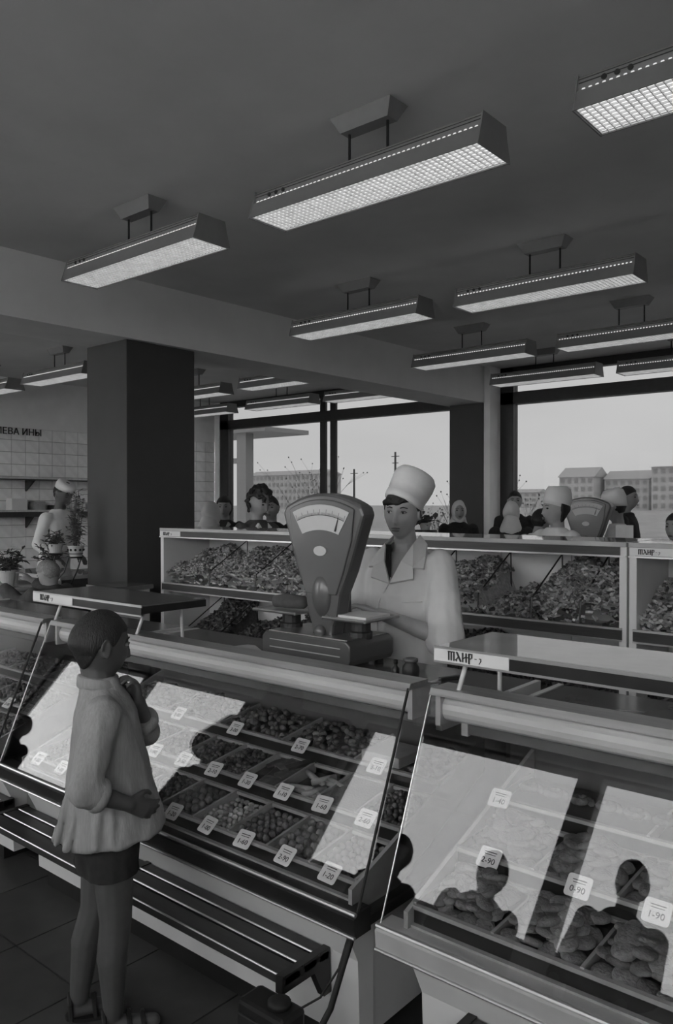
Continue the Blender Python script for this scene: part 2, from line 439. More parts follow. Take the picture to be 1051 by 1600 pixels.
block(-137, -123, 300, 12, 4, 5, 'pale house with pitched roof and chimney far across the field', roof=4)
b_ = block(-121, -104, 306, 11, 4, 6, 'wide pale house with low roof among the far houses', roof=3.5)
block(-101, -84, 300, 15, 5, 6, 'tall plain pale block at the end of the far houses', roof=.6)
block(-258, -205, 420, 8, 3, 12, 'low grey sheds on the horizon beside the long block', roof=2)
for (x, y, h, lb) in ((-48.4, 60, 4.9, 'short wooden utility pole with crossarm in the field'), (-43.5, 60, 6.35, 'tall wooden utility pole with crossarms in the field')):
    t = thing('utility_pole', lb, 'pole', (x, y, -.9))
    part('pole', MB().tube([(x, y, -.9), (x, y, h)], [.13, .09], 8), 'pole_wood', t)
    part('crossarm', MB().box(x - .42, x + .42, y - .05, y + .05, h - .45, h - .38), 'pole_wood', t)
    if h > 6: part('crossarm', MB().box(x - .32, x + .32, y - .05, y + .05, h - 1.05, h - .99), 'pole_wood', t)
def dry_bush(x, y, h, seed, label):
    r = random.Random(seed); mb = MB()
    def br(p, d, l, w, dep):
        q = p + d * l; mb.tube([p, (p + q) / 2 + Vector((r.uniform(-.05, .05) * l, r.uniform(-.05, .05) * l, 0)), q], [w, w * .8, w * .55], 4)
        if dep:
            for k in range(3):
                br(p + d * l * r.uniform(.45, 1), (d + Vector((r.uniform(-.7, .7), r.uniform(-.7, .7), r.uniform(-.1, .5)))).normalized(), l * r.uniform(.45, .7), w * .6, dep - 1)
        else:
            mb.ball(q, w * 6, 5, 3)
    for k in range(3): br(Vector((x + r.uniform(-.2, .2), y + r.uniform(-.2, .2), -.92)), Vector((r.uniform(-.2, .2), r.uniform(-.2, .2), 1)).normalized(), h * .5, .012, 3)
    return solo('bush', mb, 'twig', label, 'bush', kind=None)
dry_bush(-12.0, 13.5, 3.9, 1, 'tall bare bush with thin twigs outside the window before the apartment block')
dry_bush(-9.3, 14.5, 2.9, 2, 'low bare bush outside the window beside the utility poles')
dry_bush(-7.3, 12.5, 3.4, 3, 'bare bush outside the window beside the dark far pillar')
dry_bush(-3.6, 14.0, 2.5, 4, 'low bare bush outside the wide window before the far houses')
# entrance porch frame outside the left window
t = thing('porch_frame', 'grey metal porch frame with canopy just outside the window', 'porch', (-11.3, 10.6, -.9))
part('post', MB().box(-11.37, -11.12, 10.5, 10.7, -.9, 2.9), 'frame_pale', t)
part('post', MB().box(-12.6, -12.4, 10.5, 10.7, -.9, 2.9), 'frame_pale', t)
part('rail', MB().box(-12.4, -11.37, 10.55, 10.62, 2.33, 2.43), 'frame_pale', t)
part('canopy', MB().box(-12.8, -10.5, 10.4, 11.6, 2.9, 2.98), 'frame_pale', t)

# ------------------------------------------------------------------ glass showcases along the front
GT, GB = (1.77, 1.05), (1.55, .525)           # top and bottom of the sloping front pane (y, z)
def showcase(x0, x1, label, tray0, tray1, ncol, pale_rail, dh=.035):
    t = thing('display_case', label, 'display case', ((x0 + x1) / 2, 1.9, 0))
    part('plinth', MB().box(x0 + .08, x1 - .22, 1.71, 2.34, 0, .065), 'black_plastic', t)
    part('front_panel', MB().prism([(1.70, .065), (1.76, .065), (1.76, .49), (1.60, .49), (1.63, .42), (1.69, .30)], x0 + .03, x1 - .115), 'enamel_white', t)
    part('body', MB().box(x0 + .04, x1 - .12, 1.762, 2.36, .065, .47), 'enamel_pale', t)
    part('base_tray', MB().box(x0 + .01, x1 - .01, 1.56, 2.36, .468, .50), 'black_plastic', t)
    rl = part('front_rail', MB().prism([(1.535, .465), (1.60, .465), (1.60, .525), (1.545, .525), (1.53, .515)], x0, x1), 'steel_dull' if pale_rail else 'black_plastic', t)
    part('rail_trim', MB().tube([(x0, 1.538, .524), (x1, 1.538, .524)], .006, 8), 'steel', rl)
    part('rail_trim', MB().tube([(x0, 1.533, .468), (x1, 1.533, .468)], .005, 8), 'steel', rl)
    # front pane
    n = Vector((0, -(GT[1] - GB[1]), GT[0] - GB[0])).normalized() * .003
    part('front_pane', MB().prism([(GB[0] + n.y, GB[1] + n.z), (GT[0] + n.y, GT[1] + n.z), (GT[0] - n.y, GT[1] - n.z), (GB[0] - n.y, GB[1] - n.z)], x0 + .004, x1 - .004), 'case_glass', t)
    for x in (x0 + .004, x1 - .004):
        part('side_pane', MB().prism([(GB[0] + .012, GB[1]), (GT[0] + .008, GT[1]), (1.93, GT[1]), (1.93, .94), (2.34, .94), (2.34, .50), (1.60, .50)], x - .003, x + .003), 'case_glass', t)
        e = MB().tube([(x, GB[0], GB[1]), (x, GT[0], GT[1])], .0022 if x == x0 + .004 else .0042, 6)
        part('pane_edge', e, 'steel' if x == x0 + .004 else 'black_rubber', t)
    # top rail and light tube housing
    part('top_rail', MB().prism([(1.765, 1.045), (1.775, 1.062), (1.86, 1.062), (1.86, 1.045)], x0, x1), 'steel', t)
    part('light_housing', MB().tube([(x0 + .02, 1.835, 1.003), (x1 - .02, 1.835, 1.003)], .036, 16), 'enamel_pale', t, smooth=False)
    part('housing_bracket', MB().box(x0 + .005, x0 + .02, 1.79, 1.88, .96, 1.05), 'steel_dull', t)
    part('housing_bracket', MB().box(x1 - .02, x1 - .005, 1.79, 1.88, .96, 1.05), 'steel_dull', t)
    part('worktop', MB().box(x0 + .02, x1 - .02, 1.93, 2.56, .905, .935), 'worktop', t, bevel=.004)
    for x in (x0, x1 - .02): part('worktop_edge', MB().box(x, x + .02, 1.93, 2.56, .90, .938), 'enamel_white', t)
    part('back_panel', MB().box(x0 + .01, x1 - .01, 2.33, 2.36, .47, .905), 'case_inner', t)
    # stepped trays
    cw = (tray1 - tray0) / ncol
    for r, (yy, zz, dp) in enumerate(ROWS):
        part('tray_shelf', MB().prism([(yy, zz - .03), (yy + dp, zz + .0), (yy + dp, zz - .012), (yy, zz - .045)], tray0, tray1), 'tray_floor', t)
        part('tray_lip', MB().box(tray0, tray1, yy - .008, yy + .006, zz - .010, zz), 'tray_pale', t)
        part('price_band', MB().box(tray0, tray1, yy - .004, yy + .004, zz - .044, zz - .010), 'black_plastic', t)
        part('band_strip', MB().box(tray0, tray1, yy - .018, yy + .002, zz - .054, zz - .044), 'tray_pale', t)
        step = 1 if r < 2 else 2
        for c in range(0, ncol + 1, step):
            x = tray0 + cw * c
            if r == 2 and c % 2: continue
            part('tray_divider', MB().prism([(yy, zz - .03), (yy + dp, zz), (yy + dp, zz + dh), (yy, zz + .004)], x - .004, x + .004), 'tray_pale', t)
    for x in (tray0 - .006, tray1 + .006):
        part('tray_side', MB().prism([(1.57, .49), (1.57, .565), (2.24, .80), (2.24, .70), (1.75, .49)], x - .006, x + .006), 'tray_pale', t)
    return t
ROWS = [(1.60, .575, .19), (1.80, .650, .19), (2.00, .725, .21)]
CASES = [(-4.93, -3.12, -4.86, -3.19, 10), (-3.06, -1.235, -2.96, -1.285, 10), (-1.17, .66, -1.10, .59, 10)]
showcase(-3.06, -1.235, 'long glass display case with stepped sweet trays behind the boy', -2.91, -1.285, 10, False)
showcase(-1.17, .66, 'glass display case of large round cookies with pale steel front rail', -1.10, .59, 8, True, .012)
showcase(-4.93, -3.12, 'glass display case at the far end of the front row beyond the boy', -4.84, -3.19, 10, False)

# bag shelves of dark slats in front of the cases
def bag_shelf(x0, x1, label):
    t = thing('bag_shelf', label, 'shelf', ((x0 + x1) / 2, 1.55, .3))
    for y, w in ((1.50, .065), (1.575, .055), (1.638, .045)):
        s = part('slat', MB().box(x0, x1, y, y + w, .278, .305), 'wood_dark', t, bevel=.004)
        part('slat_trim', MB().tube([(x0, y, .305), (x1, y, .305)], .003, 6), 'steel', s)
    for x in (x0 + .012, (x0 + x1) / 2, x1 - .012):
        part('bracket', MB().prism([(1.492, .262), (1.492, .308), (1.685, .308), (1.69, .18), (1.66, .18), (1.62, .262)], x - .012, x + .012), 'black_plastic', t)
    return t
bag_shelf(-3.10, -1.445, 'dark slatted bag shelf along the case the boy stands at')
bag_shelf(-1.0, .6, 'dark slatted bag shelf under the cookie case')
bag_shelf(-4.95, -3.2, 'dark slatted bag shelf at the far end of the row')
# power box with cable
t = thing('power_box', 'dark metal power box with a cable at the end of the bag shelf', 'power box', (-1.44, 1.44, 0))
part('box_body', MB().box(-1.52, -1.355, 1.40, 1.487, 0, .272), 'black_plastic', t, bevel=.012)
part('cover_plate', MB().box(-1.51, -1.365, 1.394, 1.402, .03, .24), 'leather', t, bevel=.003)
part('cable_gland', MB().lathe([(.03, 0), (.03, .014), (.016, .02)], (-1.41, 1.445, .272), 14), 'black_rubber', t, smooth=True)
part('cable', MB().tube([(-1.357, 1.45, .21), (-1.335, 1.455, .205), (-1.31, 1.47, .22), (-1.285, 1.50, .29), (-1.275, 1.54, .39), (-1.265, 1.57, .466)], .008, 8), 'black_rubber', t, smooth=True)
part('wire', MB().tube([(-1.37, 1.475, .265), (-1.345, 1.53, .28), (-1.325, 1.58, .34), (-1.30, 1.60, .45)], .003, 6), 'black_rubber', t, smooth=True)

# ------------------------------------------------------------------ maker's sign lettering
def stroke(mb, p, q, w, d):
    p = Vector((p[0], p[1], 0)); q = Vector((q[0], q[1], 0)); t = (q - p).normalized(); n = Vector((-t.y, t.x, 0)) * w / 2
    vs = [p + n, q + n, q - n, p - n]
    mb.add([(a.x, -d, a.y) for a in vs] + [(a.x, 0, a.y) for a in vs], [(0, 1, 2, 3), (4, 5, 6, 7), (0, 1, 5, 4), (1, 2, 6, 5), (2, 3, 7, 6), (3, 0, 4, 7)])
def sign_letters(h, d=.0015):
    m = MB()
    S = lambda x0, y0, x1, y1, w: stroke(m, (x0 * h, y0 * h), (x1 * h, y1 * h), w * h, d)
    for x in (.1, .42, .74): S(x, .0, x, .92, .17)
    S(-.02, .95, .86, .95, .13)
    S(1.12, .98, 1.62, .0, .2); S(.98, .1, 1.34, .55, .13); S(.92, .18, 1.12, .02, .12); S(1.02, .98, 1.2, .98, .1)
    S(1.85, 0, 1.85, 1, .18); S(2.28, 0, 2.28, 1, .18); S(1.85, .35, 2.28, .62, .13)
    S(2.62, -.12, 2.62, 1, .2); S(2.3, .55, 2.62, .55, .12); S(2.62, .95, 2.95, .95, .14); S(2.97, 1.0, 2.97, .52, .15); S(2.9, .5, 2.76, .44, .12)
    S(3.3, .5, 3.55, .5, .07); S(3.85, .58, 4.05, .58, .08); S(4.06, .6, 4.06, .3, .09); S(4.05, .3, 3.85, .02, .08)
    return m
# shelves on posts above the cases
def upper_shelf(x0, x1, label, y0=1.75, y1=2.05, z=1.18, top='worktop_pale', posts=None, lab=.30):
    t = thing('counter_shelf', label, 'shelf', ((x0 + x1) / 2, 1.9, .935))
    part('shelf_board', MB().box(x0, x1, y0, y1, z - .032, z), top, t, bevel=.003)
    part('edge_trim', MB().box(x0 - .002, x1 + .002, y0 - .004, y0, z - .008, z + .001), 'steel', t)
    part('edge_trim', MB().box(x0 - .002, x1 + .002, y0 - .004, y0, z - .042, z - .036), 'steel', t)
    part('sign_plate', MB().box(x0, x0 + lab, y0 - .006, y0, z - .036, z - .005), 'enamel_white', t)
    part('dark_strip', MB().box(x0 + lab, x1, y0 - .003, y0, z - .036, z - .006), 'black_plastic', t)
    part('dark_strip', MB().box(x1, x1 + .003, y0, y1, z - .031, z - .004), 'black_plastic', t)
    L = part('sign_letters', sign_letters(.0235).xf(Matrix.Translation((x0 + lab * .2, y0 - .0062, z - .031))), 'ink', t)
    for px in (posts or (x0 + .08, x1 - .10)):
        part('post', MB().tube([(px, 1.80, 1.058), (px + .012, 1.83, z - .030)], .0065, 8), 'enamel_white', t, smooth=True)
        part('post', MB().tube([(px, 2.02, .935), (px + .012, 2.0, z - .030)], .0065, 8), 'enamel_white', t, smooth=True)
    return t
upper_shelf(-3.15, -2.40, 'dark-topped shelf on posts with sign plate above the boy', top='worktop')
upper_shelf(-1.14, -.38, 'pale shelf on posts with sign plate above the cookie case', lab=.215, posts=(-1.10, -.50))

# ------------------------------------------------------------------ sweets in the trays
def rnd_rot(r): return Euler((r.uniform(0, 6.3), r.uniform(0, 6.3), r.uniform(0, 6.3))).to_matrix()
def lump(seed, rx, ry, rz, nu=9, nv=6, amp=.12):
    r = random.Random(seed); mb = MB().ball((0, 0, 0), (rx, ry, rz), nu, nv)
    mb.v = [tuple(c * (1 + r.uniform(-amp, amp)) for c in p) for p in mb.v]
    return mb
def shared(name, mb, m, smooth=True):
    me = mb.mesh(name, smooth); me.materials.append(MATS[m]); return me
BALLS = [shared('cake_ball', lump(i, .0135, .0135, .0125), 'cookie') for i in range(4)]
NUTS = [shared('sugared_nut', lump(i + 10, .008, .008, .011, 7, 5), 'cookie_pale') for i in range(3)]
PAST = [shared('dragee', lump(i + 20, .012, .0105, .010, 8, 5), 'cookie') for i in range(3)]
def tray_slots(row, x0, x1, d):
    """close-packed resting places in one tray, two layers"""
    yy, zz, dp = ROWS[row]; out = []
    ny, nx_ = int((dp - .01) / d), int((x1 - x0 - .008) / d)
    for layer in range(2):
        for j in range(ny - layer):
            for i in range(nx_ - layer):
                fx = (i + .5 + .5 * layer) / nx_; fy = (j + .5 + .5 * layer) / ny
                x = x0 + .004 + fx * (x1 - x0 - .008) + RNG.uniform(-.12, .12) * d; y = yy + .006 + fy * (dp - .012) + RNG.uniform(-.12, .12) * d
                out.append((layer, x, y, zz - .03 + .03 * (y - yy) / dp + d * .5 + layer * d * .72))
    return out
A0, ACW = -2.91, .1625
def scatter(meshes, name, slots, label, cat, group, top_only=True):
    for (l, x, y, z) in slots:
        o = link(name, RNG.choice(meshes), None, None, (x, y, z)); o.rotation_euler = (RNG.uniform(0, 6), RNG.uniform(0, 6), RNG.uniform(0, 6))
        tag(o, label, cat, group)
def stuff_fill(name, row, x0, x1, d, m, label, elong=1.0, layers=3, mound=.02, box=False):
    """a tray heaped with pieces too small to pick apart"""
    yy, zz, dp = ROWS[row]; r = random.Random(int((x0 + 9) * 1000) + row * 7); mb = MB()
    mb.prism([(yy + .006, zz - .03), (yy + dp - .006, zz - .002), (yy + dp - .006, zz + .012), (yy + .006, zz - .012)], x0 + .005, x1 - .005)
    area = (x1 - x0) * dp; nn = int(area / (d * d * elong) * 1.9)
    for k in range(nn):
        fx, fy = r.random(), r.random()
        x = x0 + .008 + fx * (x1 - x0 - .016); y = yy + .01 + fy * (dp - .02)
        z = zz - .015 + .03 * fy + mound * math.sin(math.pi * fx) * math.sin(math.pi * fy) * r.uniform(.5, 1.15) + r.uniform(-.2, .3) * d
        rt = Euler((r.uniform(-.5, .5), r.uniform(-.5, .5), r.uniform(0, 6.3))).to_matrix()
        i0 = len(mb.v)
        if box: mb.box(-d * elong / 2, d * elong / 2, -d * .36, d * .36, -d * .25, d * .25)
        else: mb.ball((0, 0, 0), (d * elong * .5, d * .5, d * .45), 6, 4)
        mb.xf(Matrix.Translation((x, y, z)) @ rt.to_4x4(), i0)
    return solo(name, mb, m, label, 'sweets', smooth=not box, kind='stuff')
cx = lambda c: A0 + ACW * c
# front row, the trays in clear view: pieces one by one
d_ = .0262
scatter(BALLS, 'cake_ball', tray_slots(0, cx(5), cx(6), d_)[:44], 'round brown cake ball in the front tray between the boy and the pale nuts', 'sweet', 'cake balls in the front trays')
scatter(PAST, 'dragee', tray_slots(0, cx(7), cx(8), .0245)[:62], 'rounded brown sweet in the front tray beside the pale nuts', 'sweet', 'rounded sweets in the middle front tray')
scatter(BALLS, 'cake_ball', tray_slots(0, cx(8), cx(9), d_)[:50], 'round dark cake ball in the front tray next to the end tray', 'sweet', 'dark cake balls')
scatter(PAST, 'dragee', tray_slots(0, cx(9), cx(10), .0245)[:62], 'small dark cake piece in the end tray of the front row', 'sweet', 'dark cake pieces in the end tray')
scatter(NUTS, 'sugared_nut', tray_slots(0, cx(6), cx(7), .0205)[:80], 'pale sugared nut in the front tray of pale nuts', 'sweet', 'pale nuts in the front tray')
for c in range(5): stuff_fill('tray_sweets', 0, cx(c), cx(c + 1), .02, 'cookie' if c % 2 else 'cake', 'heap of small brown sweets in a front tray, number %s from the far end of the case' % ('one', 'two', 'three', 'four', 'five')[c])
# middle row
nm = {0: 'first', 1: 'second', 2: 'third', 3: 'fourth', 4: 'fifth', 9: 'last'}
for c in (0, 1, 2, 3, 4, 5, 9): stuff_fill('tray_sweets', 1, cx(c), cx(c + 1), .018, 'candy_dark' if c % 2 else 'cake', 'heap of dark small sweets in the %s tray of the middle row' % (nm.get(c, 'sixth')), mound=.03)
yy, zz, dp = ROWS[1]
for k in range(9):      # dark chocolate bars
    i, j = k % 3, k // 3
    mb = MB().box(-.024, .024, -.05, .05, 0, .012); mb.xf(Matrix.Translation((cx(6) + .03 + .048 * i, yy + .06 + .055 * j * .9, zz - .018 + .012 * j + .006 * i)) @ Euler((.15, RNG.uniform(-.1, .1), RNG.uniform(-.6, .3))).to_matrix().to_4x4())
    solo('chocolate_bar', mb, 'candy_dark', 'dark flat chocolate bar in the middle-row tray', 'chocolate bar', bevel=.003, group='dark bars in the middle row')
for k in range(10):     # pale wafer rolls
    a = RNG.uniform(-.5, .3) + (1.4 if k in (3, 7) else 0); x = cx(7) + .03 + (k % 5) * .025; y = yy + .045 + (k // 5) * .075
    mb = MB().tube([(-.042, 0, 0), (.042, 0, 0)], .0095, 10); mb.xf(Matrix.Translation((x + .02, y, zz - .012 + (y - yy) * .16 + .008 * (k % 2))) @ Euler((0, RNG.uniform(-.12, .12), a)).to_matrix().to_4x4())
    solo('wafer_roll', mb, 'wafer', 'pale rolled wafer lying in the middle-row tray', 'wafer', smooth=True, group='wafer rolls in the middle row')
solo('chocolate_slab', MB().prism([(yy + .01, zz - .012), (yy + dp - .012, zz + .016), (yy + dp - .012, zz + .03), (yy + .01, zz + .004)], cx(8) + .008, cx(9) - .008), 'cake', 'large flat brown slab filling a middle-row tray', 'slab', bevel=.003)
# upper row: heaps and boxed sweets
for c in (0, 2, 4, 6): stuff_fill('tray_sweets', 2, cx(c), cx(c + 2), .022, 'candy_dark' if c % 4 else 'cake', 'heap of dark sweets in the top row, %s double tray' % {0: 'first', 2: 'second', 4: 'third', 6: 'fourth'}[c], elong=1.5, mound=.05)
yy, zz, dp = ROWS[2]
solo('sweet_box', MB().box(cx(8) + .01, cx(8) + .16, yy + .02, yy + .17, zz - .005, zz + .028), 'tray_pale', 'flat pale box of sweets lying in the top tray row', 'box', bevel=.003)
stuff_fill('tray_sweets', 2, cx(9) + .01, cx(10), .02, 'candy_dark', 'heap of dark sweets beside the flat pale box in the top row', elong=1.6, mound=.05)
# far case
for c in range(10):
    for r in range(3):
        if r == 2 and c % 2: continue
        x0 = -4.84 + .165 * c
        if c < 4: continue
        stuff_fill('tray_sweets', r, x0, x0 + .165 * (2 if r == 2 else 1), .022, ('cookie', 'cake', 'candy_dark')[(c + r) % 3], 'heap of sweets in the far case, row %s, tray %s' % (('one', 'two', 'three')[r], ('a', 'b', 'c', 'd', 'five', 'six', 'seven', 'eight', 'nine', 'ten')[c]), mound=.03)
# cookies one by one in the near case
def cookie_mesh(seed, R0, h):
    r = random.Random(seed); mb = MB(); n = 18; ph = r.uniform(0, 6)
    prof = [(.75, 0), (.97, .15), (1.0, .45), (.9, .8), (.6, 1.0), (.2, 1.06)]
    vs = []
    for rr, zz_ in prof:
        for j in range(n):
            q = 2 * math.pi * j / n; k = 1 + .03 * math.sin(9 * q + ph) + .03 * math.sin(2 * q + ph)
            vs.append((R0 * rr * k * math.cos(q), R0 * rr * k * math.sin(q), h * zz_ + r.uniform(-.0008, .0008)))
    fs = [(i * n + j, i * n + (j + 1) % n, (i + 1) * n + (j + 1) % n, (i + 1) * n + j) for i in range(len(prof) - 1) for j in range(n)]
    fs += [tuple(range(n))[::-1], tuple(range(5 * n, 6 * n))]
    mb.add(vs, fs); me = mb.mesh('cookie', True); me.materials.append(MATS['cookie']); return me
CK = [cookie_mesh(i, .0225 + .001 * (i % 3), .013) for i in range(5)]
CKL = [cookie_mesh(i + 10, .029 + .001 * (i % 3), .016) for i in range(4)]
B0, BCW = -1.10, 1.69 / 8
LB = {(0, 0): 'round cookie in the front tray by the glass side of the cookie case', (0, 1): 'large round cookie in the second front tray of the cookie case', (0, 2): 'large round cookie in the third front tray of the cookie case',
      (1, 0): 'round cookie in the first middle-row tray of the cookie case', (1, 1): 'round cookie in the middle-row tray behind the 0-90 card', (1, 2): 'round dark cookie in the middle-row tray behind the 1-90 card'}
for r in (0, 1):
    yy, zz, dp = ROWS[r]
    for c in range(3):
        big = c > 0; d = .054 if big else .042; ms = CKL if big else CK
        for layer in range(3):
            nyy, nxx = int((dp + .012) / d) + (1 if not layer else 0), int(BCW / d) + (1 if not layer else 0)
            for j in range(nyy):
                for i in range(nxx):
                    x = B0 + BCW * c + .034 + (BCW - .068) * (i + .5 * layer) / max(1, nxx - 1 + layer) + RNG.uniform(-.004, .004)
                    y = yy + .034 + (dp - .06) * (j + .5 * layer) / max(1, nyy - 1 + layer) + RNG.uniform(-.004, .004)
                    z = zz - .022 + .04 * (y - yy) / dp + .018 * layer + .008 * (j % 2) + .004 * (i % 2)
                    o = link('cookie', RNG.choice(ms), None, None, (x, y, z)); o.rotation_euler = (.25 + RNG.uniform(-.25, .25), RNG.uniform(-.25, .25), RNG.uniform(0, 6))
                    tag(o, LB[(r, c)], 'cookie', 'cookies in the near case')
yy, zz, dp = ROWS[2]
for k in range(8):      # curled pastries on the top row
    x = B0 + .06 + k * .075; a = RNG.uniform(-.6, .6)
    pts = [(x + .03 * math.cos(q) * (1 - q / 14), yy + .09 + .03 * math.sin(q) * (1 - q / 14), zz + .012 + .0008 * q) for q in [i * .7 for i in range(12)]]
    solo('pastry_curl', MB().tube(pts, .010, 7), 'cookie', 'curled pastry on the top row of the cookie case', 'pastry', smooth=True, group='curled pastries')
for c in range(3, 6):
    for r in (0, 1):
        stuff_fill('tray_sweets', r, B0 + BCW * c, B0 + BCW * (c + 1), .04, 'cookie', 'heap of cookies at the end of the near case, %s tray of the %s row' % (('fourth', 'fifth', 'sixth')[c - 3], ('front', 'middle')[r]), mound=.03)

# price cards
card_me = None
def price_card(x, y, z, txt, label, tilt=40, w=.05, h=.066, yaw=0):
    global card_me
    if card_me is None:
        pr = []
        for cx_, cy_, a0 in ((.023, .046, 0), (-.023, .046, 90), (-.023, .008, 180), (.023, .008, 270)):
            for k in range(4):
                a = R(a0 + 30 * k); pr.append((cx_ + .007 * math.cos(a), cy_ + .008 * math.sin(a)))
        mb = MB(); n = len(pr); mb.add([(p[0], p[1], 0) for p in pr] + [(p[0], p[1], .0014) for p in pr], [tuple(range(n))[::-1], tuple(range(n, 2 * n))] + [(i, (i + 1) % n, n + (i + 1) % n, n + i) for i in range(n)])
        card_me = mb.mesh('price_card'); card_me.materials.append(MATS['card'])
    o = link('price_card', card_me, None, None, (x, y, z)); o.rotation_euler = (R(tilt), R(0), R(yaw))
    tag(o, label, 'price card', 'price cards in the cases')
    tx = link('price_figures', text_mesh(txt, .021, .0004), None, o, (0, .018, .0018))
    ln = MB().box(-.017, .017, .040, .042, .0014, .002).box(-.015, .015, .034, .0355, .0014, .002)
    link('printed_lines', ln.mesh('printed_lines'), 'ink', o)
    return o
nth = ['first', 'second', 'third', 'fourth', 'fifth', 'sixth', 'seventh', 'eighth', 'ninth', 'tenth']
for c, tx in enumerate(['1-80', '1-60', '2-00', '1-50', '1-40', '1-20', '1-00', '1-60', '2-90', '1-20']):
    price_card(cx(c) + .085, 1.566, .559, tx, 'white price card reading %s on the front tray rail, %s from the far end' % (tx, nth[c]), yaw=RNG.uniform(-6, 6))
for c, tx in enumerate(['2-40', '1-70', '2-20', '1-90', '2-50', '2-10', '1-30', '1-10', '1-60', '2-60']):
    price_card(cx(c) + .05, 1.766, .634, tx, 'white price card reading %s on the middle tray rail, %s from the far end' % (tx, nth[c]), yaw=RNG.uniform(-6, 6))
for c, tx in enumerate(['3-20', '2-80', '3-00', '2-70', '3-10']):
    price_card(cx(2 * c) + .10, 1.966, .709, tx, 'white price card reading %s on the top tray rail, %s from the far end' % (tx, nth[c]), tilt=42)
price_card(B0 + .10, 1.766, .634, '2-90', 'white price card reading 2-90 in the cookie case', tilt=44)
price_card(B0 + .335, 1.766, .634, '0-90', 'white price card reading 0-90 in the cookie case', tilt=44)
price_card(B0 + .515, 1.766, .634, '1-90', 'white price card reading 1-90 in the cookie case', tilt=44)
price_card(B0 + .02, 1.966, .709, '1-40', 'white price card at the top rail of the cookie case', tilt=44)
for c in range(4, 10): price_card(-4.84 + .165 * c + .08, 1.566, .559, '1-%d0' % (c % 9 + 1), 'white price card in the far case reading 1-%d0' % (c % 9 + 1))
for c in range(5, 10): price_card(-4.84 + .165 * c + .08, 1.766, .634, '2-%d0' % (c % 9 + 1), 'white price card in the far case reading 2-%d0' % (c % 9 + 1))

